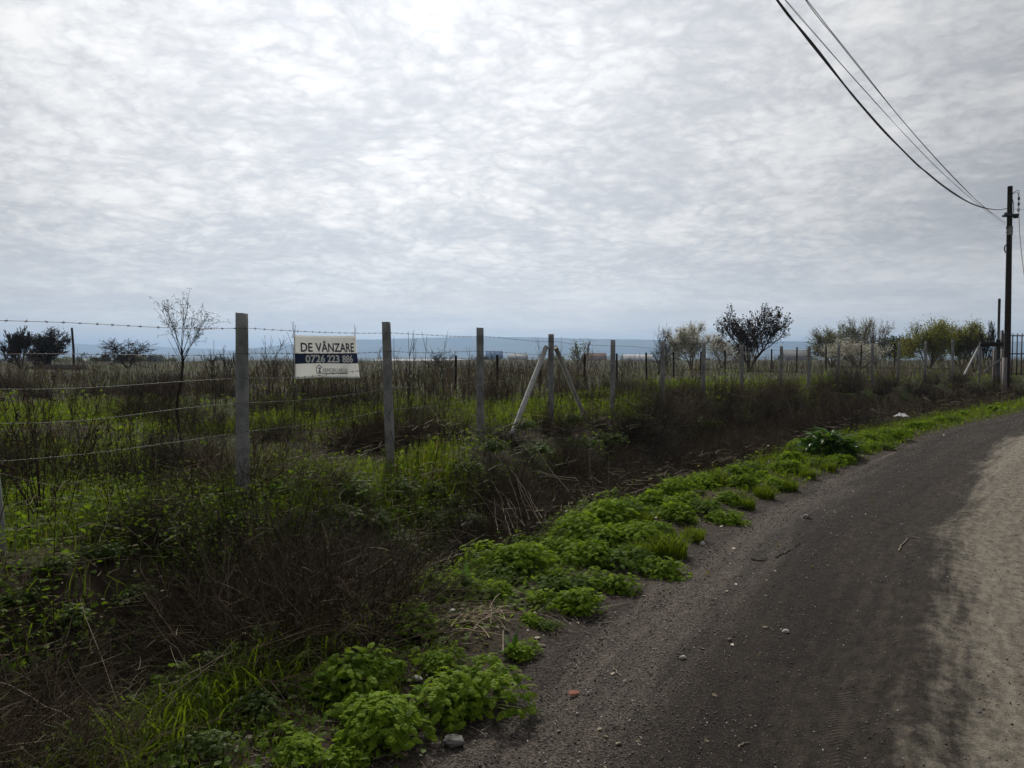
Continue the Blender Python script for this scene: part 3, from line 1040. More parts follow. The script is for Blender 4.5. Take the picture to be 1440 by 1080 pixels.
g = Geo()
for yy in (322, 327):
    c = pole_at(yy)
    V, Fs, _ = tubes(local(pole, np.stack((c - (0, 0, .10), c + (0, 0, .10))))[None], np.full((1, 2), .122), 14)
    g.add(V, Fs)
g.build('sleeve', M['light_band'], pole)
g = Geo()
c = pole_at(303)
box(g, local(pole, c + (0.0, -0.02, 0)), (0.46, 0.30, 0.09))
box(g, local(pole, c + (0.22, -0.05, -0.03)), (0.16, 0.14, 0.16))
box(g, local(pole, c + (-0.20, -0.05, 0.06)), (0.07, 0.07, 0.10))
g.build('bracket', M['iron'], pole)
g = Geo()
c2 = pole_at(283)
arm = np.stack((c2 + (0.08, -.02, 0.30), c2 + (0.24, -.03, 0.42), c2 + (0.33, -.04, 0.42), c2 + (0.33, -.04, 0.20), c2 + (0.33, -.04, -0.10)))
V, Fs, _ = tubes(local(pole, arm)[None], np.full((1, 5), .012), 6)
g.add(V, Fs)
arm = np.stack((c2 + (0.08, -.02, 0.10), c2 + (0.14, -.03, -0.12), c2 + (0.14, -.03, -0.45), c2 + (0.05, -.02, -0.5)))
V, Fs, _ = tubes(local(pole, arm)[None], np.full((1, 4), .014), 6)
g.add(V, Fs)
arm = np.stack((c2 + (0.08, -.02, 0.28), c2 + (0.26, -.03, 0.36), c2 + (0.34, -.04, 0.15)))
V, Fs, _ = tubes(local(pole, arm)[None], np.full((1, 3), .010), 6)
g.add(V, Fs)
g.build('hook', M['iron'], pole)
for dz in (0.10, -0.12, -0.35):
    g = Geo()
    cc = c2 + np.array((0.33, -.04, dz))
    zz = np.linspace(-.07, .07, 7)
    V, Fs, _ = tubes(local(pole, np.c_[np.full(7, cc[0]), np.full(7, cc[1]), cc[2] + zz])[None], np.array([[.02, .05, .03, .055, .03, .05, .02]]), 10)
    g.add(V, Fs)
    g.build('insulator', M['porcelain'], pole)
g = Geo()
c3 = pole_at(350)
th = np.linspace(0, 2 * pi * 2.6, 50)
loop = np.c_[c3[0] - 0.13 + .09 * np.cos(th), np.full(50, c3[1] - .10) + th * .004, c3[2] + .18 * np.sin(th)]
V, Fs, _ = tubes(local(pole, loop)[None], np.full((1, 50), .012), 6)
g.add(V, Fs)
down = np.stack([pole_at(v) + (-0.125, -.05, 0) for v in (312, 322, 335, 345)])
V, Fs, _ = tubes(local(pole, down)[None], np.full((1, 4), .010), 5)
g.add(V, Fs)
g.build('cable_loop', M['black'], pole)

pole_top = np.array((pt[0], pt[1], 0))


def cable(name, pix, run, rad, mat, label, group, tailn=9, sides=6):
    """pix: photo points of a sagging cable that hangs in the vertical plane through the pole with plan direction run"""
    nn = np.array((run[1], -run[0], 0.0))
    pts = np.array([on_plane(a, b, pole_top, nn) for a, b in pix])
    # carry on to the next pole behind the camera along the same sag
    run = norm(np.array((run[0], run[1], 0)))
    s = pts @ run
    cf = np.polyfit(s, pts[:, 2], 2)
    cs = np.polyfit(s, pts @ np.array((run[1], -run[0], 0)), 0)
    ex = s[0] - np.linspace(20, 1.5, tailn)
    slope0 = np.polyval(np.polyder(cf), s[0])
    curv = abs(cf[0])
    zz = pts[0, 2] + slope0 * (ex - s[0]) + curv * (ex - s[0]) ** 2
    off = pts[0] - run * s[0]
    pre = off[None] + run[None] * ex[:, None]
    pre[:, 2] = zz
    pts = np.concatenate((pre, pts))
    L = np.r_[0, np.cumsum(np.linalg.norm(np.diff(pts, axis=0), axis=1))]
    u = np.linspace(0, L[-1], 160)
    # smooth through points
    P3 = smooth_line(pts, 14)
    g = Geo()
    V, Fs, _ = tubes(P3[None], np.full((1, len(P3)), rad), sides)
    g.add(V, Fs)
    o = g.build(name, mat)
    return tag(o, label, 'cable', group)


RUN = norm(np.array((-0.62, -0.78)))
cable('overhead_cable', [(1093, 0), (1108, 21), (1124, 39), (1141, 59), (1160, 83), (1178, 107), (1198, 133), (1220, 159), (1243, 185), (1268, 210), (1291, 233), (1303, 242), (1320, 256), (1338, 269), (1364, 285), (1388, 293), (1406, 295), (1416, 293)],
      RUN, 0.015, M['black'], 'thick black overhead cable sagging lowest before it meets the utility pole', 'overhead lines')
cable('overhead_cable', [(1133, 0), (1169, 44), (1213, 99), (1258, 156), (1302, 207), (1341, 249), (1376, 284), (1414, 314)],
      RUN, 0.0065, M['cable_grey'], 'thin taut overhead wire running furthest to the right above the road', 'overhead lines')
cable('overhead_cable', [(1104, 0), (1139, 39), (1184, 91), (1228, 140), (1273, 190), (1317, 236), (1345, 261), (1376, 287), (1413, 316)],
      RUN, 0.0038, M['cable_grey'], 'thinnest pale overhead wire between the black cable and the other wire', 'overhead lines')
# the line going on to the right, and the drop cable
g = Geo()
q0 = c2 + np.array((0.33, -.04, -0.2))
pts = np.array([q0, at_y(1434, 330, 29.5), at_y(1440, 385, 27.5), at_y(1449, 440, 25.0), at_y(1470, 470, 22)])
V, Fs, _ = tubes(smooth_line(pts, 10)[None], np.full((1, 41), .013), 6)
g.add(V, Fs)
tag(g.build('drop_cable', M['black']), 'black service cable falling steeply on the right side of the utility pole', 'cable')
g = Geo()
q0 = pole_at(294) + np.array((0.10, 0, 0))
pts = np.array([q0, q0 + (6, 0.6, -.14), q0 + (14, 1.4, -.05), q0 + (24, 2.4, .6)])
V, Fs, _ = tubes(smooth_line(pts, 8)[None], np.full((1, 25), .006), 5)
g.add(V, Fs)
tag(g.build('overhead_cable', M['cable_grey']), 'thin wire leaving the utility pole level towards the right', 'cable', 'overhead lines')

# grey steel pipe post beside the pole
pg_ = at_y(1405.5, 420, 33.0)
zb = gz(pg_[0], pg_[1])
pipe = empty('steel_post', (pg_[0], pg_[1], zb))
tag(pipe, 'slim grey steel post standing just left of the utility pole', 'post')
g = Geo()
V, Fs, _ = tubes(np.array([[(0, 0, -.2), (0, 0, pg_[2] - zb)]]), np.full((1, 2), .052), 12)
g.add(V, Fs)
g.build('tube', M['grey_pipe'], pipe)
g = Geo()
V, Fs, _ = tubes(np.array([[(0, 0, 0.0), (0, 0, 1.75)]]), np.full((1, 2), .085), 12)
g.add(V, Fs)
box(g, (0, 0, 1.75), (0.22, 0.22, 0.02))
g.build('base_sleeve', M['iron'], pipe)

# metal bar fence / gate at the right edge
ga, gb = at_y(1409, 471, 33.4), at_y(1545, 471, 34.6)
gate = empty('metal_gate', (ga[0], ga[1], 0.45))
tag(gate, 'dark metal gate of upright bars at the right edge behind the pole', 'gate')
gd = norm((gb - ga) * np.array((1, 1, 0)))
Lg = np.linalg.norm((gb - ga)[:2])
grz = math.atan2(gd[1], gd[0])
ztop, zbot = ga[2], at_y(1430, 527, 33.6)[2]
for zz, nm in ((ztop - .03, 'top_rail'), (zbot + .05, 'bottom_rail'), ((ztop + zbot) / 2 + .05, 'middle_rail')):
    g = Geo()
    c = ga + gd * Lg / 2
    box(g, local(gate, (c[0], c[1] + .02, zz)), (Lg, 0.05, 0.05), grz)
    g.build(nm, M['iron'], gate)
for t_ in np.arange(0.06, Lg, 0.245):
    g = Geo()
    c = ga + gd * t_
    box(g, local(gate, (c[0], c[1] - .025, (ztop + zbot) / 2 + .02)), (0.035, 0.035, ztop - zbot + .10), grz)
    g.build('bar', M['iron'], gate)
for t_ in (0.0, Lg):
    g = Geo()
    c = ga + gd * t_
    box(g, local(gate, (c[0], c[1], (ztop + .1) / 2 + .1)), (0.09, 0.09, ztop + .1), grz)
    g.build('gate_post', M['iron'], gate)
# dark timber rail frame between last concrete post and the pole
ra, rb = at_y(1384, 484, 32.6), at_y(1412, 485, 32.4)
rail = empty('rail_barrier', (*((ra + rb) / 2)[:2], 0.45))
tag(rail, 'dark timber rail barrier between the last concrete post and the utility pole', 'barrier')
rd = norm((rb - ra) * np.array((1, 1, 0)))
rrz = math.atan2(rd[1], rd[0])
Lr = np.linalg.norm((rb - ra)[:2])
cm = (ra + rb) / 2
g = Geo()
box(g, local(rail, (cm[0], cm[1], ra[2])), (Lr + .3, .07, .18), rrz)
g.build('rail', M['pole_wood'], rail)
g = Geo()
V, Fs, _ = tubes(local(rail, np.stack((at_y(1383, 523, 32.5), at_y(1411, 503, 32.3))))[None], np.full((1, 2), .04), 5)
g.add(V, Fs)
g.build('diagonal', M['concrete'], rail)
for c in (at_y(1399, 494, 32.55), at_y(1410, 494, 32.4)):
    g = Geo()
    box(g, local(rail, (c[0], c[1], .95)), (.11, .11, 1.7), rrz)
    g.build('upright', M['pole_conc'], rail)

# ------------------------------------------------------------------ vegetation helpers
def in_view(x, y, m=0.74, near=1.2):
    return (y > near) & (np.abs(x) < m * y + 0.6)


def scatter(n, y0, y1, p=1.0, m=0.78, rng=RNG):
    """n points in the view wedge with area density falling as 1 / y**p"""
    u = rng.random(n)
    e = 2 - p
    Y_ = np.exp(np.log(y0) + u * np.log(y1 / y0)) if abs(e) < 1e-6 else (y0 ** e + u * (y1 ** e - y0 ** e)) ** (1 / e)
    X_ = (rng.random(n) * 2 - 1) * (m * Y_ + 0.4)
    return X_, Y_


def blades(geo, pos, h, wd, lean, rng, rnd, mi=0):
    """tapered bent grass blades: 7 points each"""
    n = len(pos)
    a = rng.random(n) * 2 * pi
    dirh = np.c_[np.cos(a), np.sin(a), np.zeros(n)]
    b = a + pi / 2 + rng.normal(0, .5, n)
    side = np.c_[np.cos(b), np.sin(b), np.zeros(n)]
    V = np.empty((n, 7, 3))
    for i, (t, q, ww) in enumerate(((0, 0, 1), (.45, .18, .85), (.8, .58, .5))):
        c = pos + np.c_[np.zeros((n, 2)), h * t * (1 - .25 * lean * q)] + dirh * (h * lean * q)[:, None]
        V[:, 2 * i] = c - side * (wd * ww * .5)[:, None]
        V[:, 2 * i + 1] = c + side * (wd * ww * .5)[:, None]
    V[:, 6] = pos + np.c_[np.zeros((n, 2)), h * (1 - .35 * lean)] + dirh * (h * lean)[:, None]
    off = (np.arange(n) * 7)[:, None]
    f4 = np.concatenate((np.array([[0, 1, 3, 2]]) + off, np.array([[2, 3, 5, 4]]) + off))
    f3 = np.array([[4, 5, 6]]) + off
    geo.add(V.reshape(-1, 3), [f4, f3], np.repeat(rnd, 7), mi)


def leaf_template(kind):
    if kind == 'oval':
        V = [(0, 0, 0), (.28, .3, .04), (.30, .62, .05), (0, 1, -.03), (-.30, .62, .05), (-.28, .3, .04), (0, .5, 0)]
        return np.array(V, float), [np.array([(0, 1, 6), (1, 2, 6), (2, 3, 6), (3, 4, 6), (4, 5, 6), (5, 0, 6)])]
    if kind == 'lobed':               # ragged three lobed leaflet
        V = [(0, 0, 0), (.10, .20, .03), (.46, .20, -.02), (.52, .42, .02), (.13, .44, .05), (.40, .60, 0), (.34, .80, .02), (.10, .70, .05), (.10, .92, .02), (0, 1.06, -.05),
             (-.10, .92, .02), (-.10, .70, .05), (-.34, .80, .02), (-.40, .60, 0), (-.13, .44, .05), (-.52, .42, .02), (-.46, .20, -.02), (-.10, .20, .03)]
        return np.array(V, float), [np.array([(0, 1, 17, 17), (1, 4, 14, 17), (4, 7, 11, 14), (7, 8, 10, 11), (1, 2, 3, 4), (4, 5, 6, 7), (14, 15, 16, 17), (11, 12, 13, 14)])[1:], np.array([(0, 1, 17), (8, 9, 10)])]
    if kind == 'quad':
        V = [(0, 0, 0), (.35, .5, 0.05), (0, 1, 0), (-.35, .5, 0.05)]
        return np.array(V, float), [np.array([(0, 1, 2), (0, 2, 3)])]


def compound_leaf():
    """pinnate leaf of ragged leaflets, one unit long"""
    TV, TF = leaf_template('lobed')
    pos, Mt = [], []
    for t, s in ((.18, .24), (.36, .30), (.52, .28), (.66, .24), (.79, .19)):
        for sg in (-1, 1):
            f = np.array([sg * .82, .55, .10 * sg * np.sin(t * 20)])
            pos.append((0, t, 0.02))
            Mt.append(basis(f[None], np.array([[0.25 * sg, .2 * np.sin(t * 31), 1.0]]))[0] * s * (1.1 if sg > 0 else 1))
    pos.append((0, .80, 0.0))
    Mt.append(basis(np.array([[0, 1.0, -.15]]), np.array([[0, 0, 1.0]]))[0] * .24)
    V, Fs, _ = stamp(TV, TF, np.array(pos), np.array(Mt))
    # droop
    V[:, 2] -= 0.22 * V[:, 1] ** 2 + 0.12 * np.abs(V[:, 0]) ** 1.5
    return V, Fs


COMP = compound_leaf()


def put_copies(protos, places, group=None, label=None, cat=None):
    """protos: finished things at the origin; places: (x, y, z, rz, scale, label or None)"""
    outl = []
    used = set()
    for i, (x, y, z, rz, sc, lb) in enumerate(places):
        k = i % len(protos)
        if k in used:
            o = protos[k].copy()
            COL.objects.link(o)
            for ch in protos[k].children:
                c = ch.copy()
                COL.objects.link(c)
                c.parent = o
        else:
            o = protos[k]
            used.add(k)
        o.location = (x, y, z)
        o.rotation_euler = (0, 0, rz)
        o.scale = (sc, sc, sc * (1 + 0.0))
        tag(o, lb or label, cat, group)
        outl.append(o)
    return outl


# ------------------------------------------------------------------ grass
vr = np.random.default_rng(11)


def area(x, y):
    d, df = sdist(x, y, EDGE_S), sdist(x, y, FEN)
    return d, df


def green_map(x, y, d, df):
    """how grassy a place is, 0..1"""
    n = fbm(x * .55, y * .55, 61, 3)
    n2 = fbm(x * .16, y * .13, 67, 3)
    field = sst(df, -0.4, 0.3) * sst(n * .5 + n2 * .5, 0.37, 0.56)
    lim = 17 + 16 * sst(x, -1, 7)
    field = field * (1 - 0.86 * sst(y, lim - 5, lim + 5))
    bank = sst(d, 1.1, 1.6) * (1 - sst(df, -.5, 0.2)) * sst(n, .38, .58) * (.55 + .15 * sst(df, -1.6, -.9) * (1 - sst(x, 1, 4)))
    verge = sst(d, 0.35, 0.75) * (1 - sst(d, 1.2, 1.7)) * sst(n, .36, .56) * .55 * np.where((x < .6) & (y < 5.4), .35, 1)
    # the green gap in the brush that runs down from the second post
    gap = np.exp(-((x + .10 * y) / .5) ** 2) * sst(y, 5, 5.6) * (1 - sst(y, 9, 9.6)) * .8
    low = np.exp(-(((x + 1.55) / 0.8) ** 2 + ((y - 3.4) / 0.9) ** 2)) * .7
    right = sst(x, 1.6, 4.0) * sst(d, 0.1, 0.4) * (1 - sst(d, 1.1, 1.8)) * .95
    return np.clip(np.maximum.reduce([field, bank, verge, gap, low, right]), 0, 1)


g = Geo()
for n, y0, y1, p, hh, ww in ((150000, 2.2, 9, 1.0, .17, .0052), (170000, 8, 24, 1.0, .21, .010), (70000, 22, 75, 1.3, .26, .026)):
    x, y = scatter(n, y0, y1, p, 0.76, vr)
    d, df = area(x, y)
    gm = green_map(x, y, d, df)
    keep = (vr.random(n) < gm) & (d > 0.12)
    x, y, d, df, gm = x[keep], y[keep], d[keep], df[keep], gm[keep]
    z = ground_h(x, y, d, df) - 0.01
    n = len(x)
    h = hh * (0.45 + vr.random(n) ** 1.5 * 1.1) * (0.6 + .6 * gm) * np.where(d < 1.3, .45, 1.0)
    blades(g, np.c_[x, y, z], h, ww * (0.6 + .8 * vr.random(n)), 0.15 + .55 * vr.random(n), vr,
           np.clip((0.5 * vr.random(n) + .5 * fbm(x * .8, y * .8, 71, 2)) * np.where(d < 1.4, .55, 1) + np.where(vr.random(n) < .05, .5, 0), 0, 1))
n = 2300
x = -1.5 + vr.normal(0, .55, n)
y = 3.45 + vr.normal(0, .55, n)
d, df = area(x, y)
keep = (d > .95) & (y > 2.4)
x, y, d, df = x[keep], y[keep], d[keep], df[keep]
n = len(x)
blades(g, np.c_[x, y, ground_h(x, y, d, df) - .01], .13 + .20 * vr.random(n), .007 + .006 * vr.random(n), .35 + .6 * vr.random(n), vr, .05 + .4 * vr.random(n))
tag(g.build('grass', M['grass']), kind='stuff')

# small broad leaves of spring weeds close to the ground
g = Geo()
TV, TF = leaf_template('oval')
TVl, TFl = leaf_template('lobed')
for n, y0, y1, p, sz in ((120000, 2.2, 8, 1.0, .028), (60000, 7, 20, 1.0, .042), (26000, 18, 50, 1.2, .085)):
    x, y = scatter(n, y0, y1, p, 0.76, vr)
    d, df = area(x, y)
    n_ = fbm(x * 1.1, y * 1.1, 81, 3)
    gm = np.maximum(green_map(x, y, d, df) * .7, sst(n_, .44, .60) * sst(d, .3, .7) * np.where((d > 1.1) & (df < .3), .95, np.where(x > .3, .9, .5)))
    lim = 19 + 16 * sst(x, -1, 7)
    gm = gm * (1 - .8 * sst(y, lim - 4, lim + 6))
    keep = (vr.random(n) < gm) & (d > .15)
    x, y, d, df = x[keep], y[keep], d[keep], df[keep]
    n = len(x)
    z = ground_h(x, y, d, df) + vr.random(n) ** 1.5 * np.where(d < 1.3, .05, .24)
    f = rdir(vr, n)
    f[:, 2] = np.abs(f[:, 2]) * .5 - .1
    up = np.array((0, 0, 1.0)) + rdir(vr, n) * .7
    MM = scaled(basis(f, up), sz * (.5 + vr.random(n)))
    half = n // 2
    rr = np.clip(.6 * vr.random(n) + .4 * n_[keep], 0, 1)
    g.add(*stamp(TV, TF, np.c_[x, y, z][:half], MM[:half], rr[:half]))
    g.add(*stamp(TVl, TFl, np.c_[x, y, z][half:], MM[half:] * 1.2, rr[half:]))
tag(g.build('ground_cover', M['cover']), kind='stuff')

# dead straw lying about
g = Geo()
n = 40000
x, y = scatter(n, 2.2, 26, 1.0, 0.76, vr)
d, df = area(x, y)
keep = (d > .05) & (vr.random(n) < np.where(d < 1.2, .55, .95))
x, y, d, df = x[keep], y[keep], d[keep], df[keep]
n = len(x)
z = ground_h(x, y, d, df) + .008 + np.where((d > 1.2) & (df < .3), .42 * vr.random(n) ** 1.5, 0)
a = vr.random(n) * 2 * pi
L = (.04 + .16 * vr.random(n) ** 2) * (1 + .04 * y)
dv = np.c_[np.cos(a), np.sin(a), vr.normal(0, .12, n) + np.where(d > 1.2, .35 * vr.random(n), .03)]
s = np.linspace(0, 1, 4)
bend = vr.normal(0, .25, (n, 1))
PT = np.c_[x, y, z][:, None] + dv[:, None] * (L[:, None] * s[None])[..., None]
PT = PT + (np.c_[-np.sin(a), np.cos(a), np.zeros(n)] * L[:, None])[:, None] * (bend * (s ** 2)[None])[..., None]
PT[..., 2] -= .03 * (s ** 2)[None] * L[:, None]
V, Fs, r = tubes(PT, np.broadcast_to(np.array([.0014, .0013, .0011, .0006])[None] * (1 + .10 * y[:, None]), (n, 4)), 3, vr.random(n), False)
g.add(V, Fs, r)
tag(g.build('straw_litter', M['straw']), kind='stuff')

g = Geo()
n = 9000
x, y = scatter(n, 2.3, 16, 1.1, .74, vr)
d, df = area(x, y)
keep = (d > -.9) & (d < 3.0) & (vr.random(n) < np.where(d < .1, .12, .55))
x, y, d, df = x[keep], y[keep], d[keep], df[keep]
n = len(x)
z = np.maximum(ground_h(x, y, d, df), np.where(d < .02, road_h(d, x, y) + .004, -9)) + .006 + np.where(d > 1.2, .25 * vr.random(n) ** 2, 0)
f = rdir(vr, n)
f[:, 2] *= .3
MM = scaled(basis(f, np.array((0, 0, 1.0)) + rdir(vr, n) * .6), (.012 + .022 * vr.random(n)) * (1 + .04 * y))
g.add(*stamp(TV, TF, np.c_[x, y, z], MM, vr.random(n)))
tag(g.build('dead_leaves', M['straw']), kind='stuff')

# ------------------------------------------------------------------ loose stones on the road and its shoulder
oct_v = np.array([(1, 0, 0), (-1, 0, 0), (0, 1, 0), (0, -1, 0), (0, 0, 1), (0, 0, -1), (.6, .6, .55), (-.6, .55, .6), (.5, -.65, .5), (-.6, -.6, .5)], float)
oct_f = np.array([(0, 6, 4), (6, 2, 4), (2, 7, 4), (7, 1, 4), (1, 9, 4), (9, 3, 4), (3, 8, 4), (8, 0, 4), (0, 2, 6), (2, 1, 7), (1, 3, 9), (3, 0, 8), (0, 5, 2), (2, 5, 1), (1, 5, 3), (3, 5, 0)])
g = Geo()
n = 260000
x, y = scatter(n, 2.3, 24, 1.2, .74, vr)
d, df = area(x, y)
pr = np.where(d > -.1, .85 * (1 - sst(d, .2, .8)), np.where(d > -.9, .9 - .5 * sst(-d, .3, .9), np.where(d > -1.5, .24, .09)))
pr = pr * (0.35 + 1.1 * fbm(x * 1.7, y * 1.7, 91, 3))
keep = (vr.random(n) < pr) & (d > -3.5)
x, y, d, df = x[keep], y[keep], d[keep], df[keep]
n = len(x)
# height of whichever sheet is on top
z = np.maximum(ground_h(x, y, d, df), np.where(d < .02, road_h(d, x, y) + .004, -9))
sz = (.0022 + .0058 * vr.random(n) ** 3.5) * (1 + .05 * y)
MM = basis(rdir(vr, n), rdir(vr, n)) * sz[:, None, None]
sq = np.array((1, .75, .5))
MM = MM * sq[None, None, :]
g.add(*stamp(oct_v, [oct_f], np.c_[x, y, z + sz * .14], MM, np.clip(vr.random(n) * 1.06, 0, 1)))
tag(g.build('gravel', M['gravel']), kind='stuff')


def stone_mesh(name, seed, mat, size, flat=.6):
    r = np.random.default_rng(seed)
    import bmesh
    bm = bmesh.new()
    bmesh.ops.create_icosphere(bm, subdivisions=3, radius=1)
    dirs = rdir(r, 9)
    hs = .62 + .3 * r.random(9)
    for v in bm.verts:
        p = np.array(v.co)
        for dv_, hh in zip(dirs, hs):
            q = p @ dv_
            if q > hh:
                p = p - dv_ * (q - hh) * .85
        p = p * (1 + .05 * r.normal())
        v.co = p * np.array(size) * np.array((1, 1, flat))
    me = bpy.data.meshes.new(name)
    bm.to_mesh(me)
    bm.free()
    me.materials.append(mat)
    return link(name, me)


def ground_pt(pxx, pyy, lift=0.0):
    """where the ray of a photo pixel meets the ground"""
    d = ray(pxx, pyy)
    tt = np.geomspace(1.5, 60, 1500)
    p = np.array((0, 0, CAM_H)) + d[None] * tt[:, None]
    lo_ = on_z(pxx, pyy, 1.0)[1], on_z(pxx, pyy, -.9)[1]
    p = p[(p[:, 1] > min(lo_) - .2) & (p[:, 1] < max(lo_) + .5)] if d[2] < -.03 else p
    dE_, dF2 = sdist(p[:, 0], p[:, 1], EDGE_S), sdist(p[:, 0], p[:, 1], FEN)
    hg = ground_h(p[:, 0], p[:, 1], dE_, dF2)
    hg = np.where(dE_ < 0, np.maximum(hg, road_h(dE_, p[:, 0], p[:, 1]) + .004), hg)
    i = int(np.argmax(p[:, 2] <= hg))
    return np.array((p[i, 0], p[i, 1], hg[i] + lift))


for i, (a, b, s, mt, lb) in enumerate((
        (638, 1048, .050, 'stone', 'grey angular stone at the foot of the nearest green clump'),
        (638, 866, .045, 'stone_pale', 'pale stone lying among the heap of dead stalks'),
        (587, 957, .028, 'stone_pale', 'small pale stone on bare soil between two green clumps'),
        (960, 926, .022, 'stone_pale', 'small white stone on the gravel shoulder of the road'),
        (1134, 729, .05, 'stone', 'dark stone lying on the road shoulder beside the far grass'),
        (1105, 890, .022, 'stone_pale', 'flat pale stone on the dark middle of the road'),
        (988, 766, .03, 'stone_pale', 'whitish stone at the tip of the bright grass tuft'))):
    p = ground_pt(a, b, s * .3)
    o = stone_mesh('stone', 40 + i, M[mt], (s, s * .75, s), .55)
    o.location = p
    o.rotation_euler = (0, 0, i * 1.3)
    tag(o, lb, 'stone')
p = ground_pt(806, 977, .006)
o = stone_mesh('brick_shard', 77, M['brick'], (.030, .019, .016), .5)
o.location = p
o.rotation_euler = (.1, .05, .3)
tag(o, 'small reddish brick shard on the gravel shoulder', 'brick')

# ------------------------------------------------------------------ green herb clumps along the verge
HERB_GROUP = 'green herb clumps along the verge'


def herb_proto(seed, rx=.25, hz_=.20, nl=150, leaf=.085, mat='herb', name='herb_clump'):
    r = np.random.default_rng(seed)
    g = Geo()
    lob = [(r.normal(0, .35, 2) * rx, .55 + .35 * r.random()) for _ in range(4)] + [(np.zeros(2), .8)]
    pos, MM, rr, stems, srad = [], [], [], [], []
    for i in range(nl):
        c, s = lob[r.integers(len(lob))]
        a, el = r.random() * 2 * pi, np.arcsin(r.random() ** .8)
        rad = s * (.72 + .34 * r.random())
        n_ = np.array((cos(a) * cos(el), sin(a) * cos(el), sin(el)))
        p = np.array((c[0] + n_[0] * rx * rad, c[1] + n_[1] * rx * rad, .015 + hz_ * 1.15 * n_[2] * rad))
        up = n_ * .75 + np.array((0, 0, .75)) + r.normal(0, .30, 3)
        a2 = a + r.normal(0, .9)
        f = np.array((cos(a2), sin(a2), -.05 + .30 * r.normal()))
        Lf = leaf * (.65 + .7 * r.random())
        B = basis(f[None], up[None])[0]
        pos.append(p - B[:, 1] * Lf * .45)
        MM.append(B * Lf)
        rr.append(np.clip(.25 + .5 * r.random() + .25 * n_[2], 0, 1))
        if i % 3 == 0:
            b0 = np.array((c[0] * .4, c[1] * .4, -.01))
            mid = (b0 + p) / 2 + np.array((0, 0, .03))
            stems.append(np.stack((b0, mid, p)))
            srad.append((.0022, .0018, .0013))
    V, Fs, rv = stamp(COMP[0], COMP[1], np.array(pos), np.array(MM), np.array(rr))
    g.add(V, Fs, rv)
    V, Fs, rv = tubes(np.array(stems), np.array(srad), 3, .4, False)
    g.add(V, Fs, rv)
    return g.build(name, M[mat])


herbs = [herb_proto(s, .22 + .03 * (s % 3), .21 + .03 * (s % 2), 500, .068) for s in range(6)]
# photo position of the foot, width in photo pixels, own label where it can be told apart
HP = [(497, 985, 150, 'broad low herb clump left of the bare soil, under a thin dead stalk'),
      (580, 898, 100, 'tall rounded herb clump behind the small one on bare soil'),
      (612, 948, 60, 'small herb clump alone on the bare soil between larger ones'),
      (640, 1012, 130, 'bright herb clump at the edge of the gravel, beside the grey stone'),
      (525, 1052, 130, 'shaded herb clump at the bottom edge of the picture'),
      (625, 850, 90, 'flat herb clump just in front of the pointed dock leaf'), (560, 862, 60, None), (690, 845, 70, None),
      (735, 812, 100, 'dome shaped herb clump in front of the pale dead stalks'), (705, 790, 70, None), (790, 832, 100, None), (770, 765, 80, None), (815, 765, 90, None),
      (850, 745, 90, None), (835, 795, 90, None), (885, 800, 90, None), (815, 865, 75, 'herb clump reaching furthest onto the gravel below the group'), (860, 838, 70, None), (905, 770, 80, None),
      (925, 815, 70, None), (880, 725, 80, None), (915, 718, 70, None), (950, 735, 70, None), (905, 695, 60, None), (945, 700, 60, None), (985, 718, 60, None), (990, 690, 55, None),
      (1020, 740, 50, None), (1025, 712, 55, None), (1050, 690, 55, None), (1062, 665, 50, None), (1090, 690, 45, None), (1085, 648, 46, None), (1110, 668, 46, None), (1125, 640, 46, None),
      (1150, 655, 40, None), (1205, 640, 40, None), (1190, 655, 38, None), (1220, 622, 36, None), (1255, 618, 34, None), (1245, 632, 30, None), (1290, 606, 30, None), (1320, 597, 28, None), (1355, 588, 26, None), (1395, 580, 24, None),
      (720, 815, 70, None), (760, 800, 70, None), (800, 790, 70, None), (845, 770, 70, None), (870, 762, 60, None), (750, 770, 60, None), (735, 745, 50, None), (930, 755, 50, None), (965, 715, 55, None), (930, 690, 50, None), (1005, 665, 46, None), (975, 680, 46, None), (1040, 672, 44, None), (1070, 680, 42, None), (1110, 652, 40, None), (1140, 642, 38, None), (1175, 655, 36, None), (1225, 636, 32, None), (1270, 612, 28, None), (1305, 602, 26, None), (1335, 593, 25, None), (745, 880, 50, None), (480, 1078, 80, None), (420, 1070, 90, None), (430, 975, 60, None), (770, 885, 40, None)]
places = []
for i, (a, b, wpx, lb) in enumerate(HP):
    p = ground_pt(a, b - wpx * .10)
    sc = wpx / F * p[1] / .50 * (.92 + .16 * ((i * 29) % 7) / 6)
    places.append((p[0], p[1], p[2] - (0 if lb else .03), i * 2.4, sc * (1 if lb else .93), lb))
places = [q_ for i_, q_ in enumerate(places) if q_[5] or i_ % 5]
put_copies(herbs, places, HERB_GROUP, 'green herb clump among others like it along the road verge', 'plant')
vw = [herb_proto(80 + q_, .26, .13, 260, .055, 'cover', 'verge_weed') for q_ in range(3)]
places = []
for i, (a, b, wpx, lb) in enumerate(HP):
    if i % 5 == 0 and not lb:
        p = ground_pt(a, b)
        places.append((p[0], p[1], p[2], i * 1.3, wpx / F * p[1] / .45, None))
put_copies(vw, places, 'low dark weeds on the verge', 'low darker green weed between the bright herb clumps on the verge', 'plant')


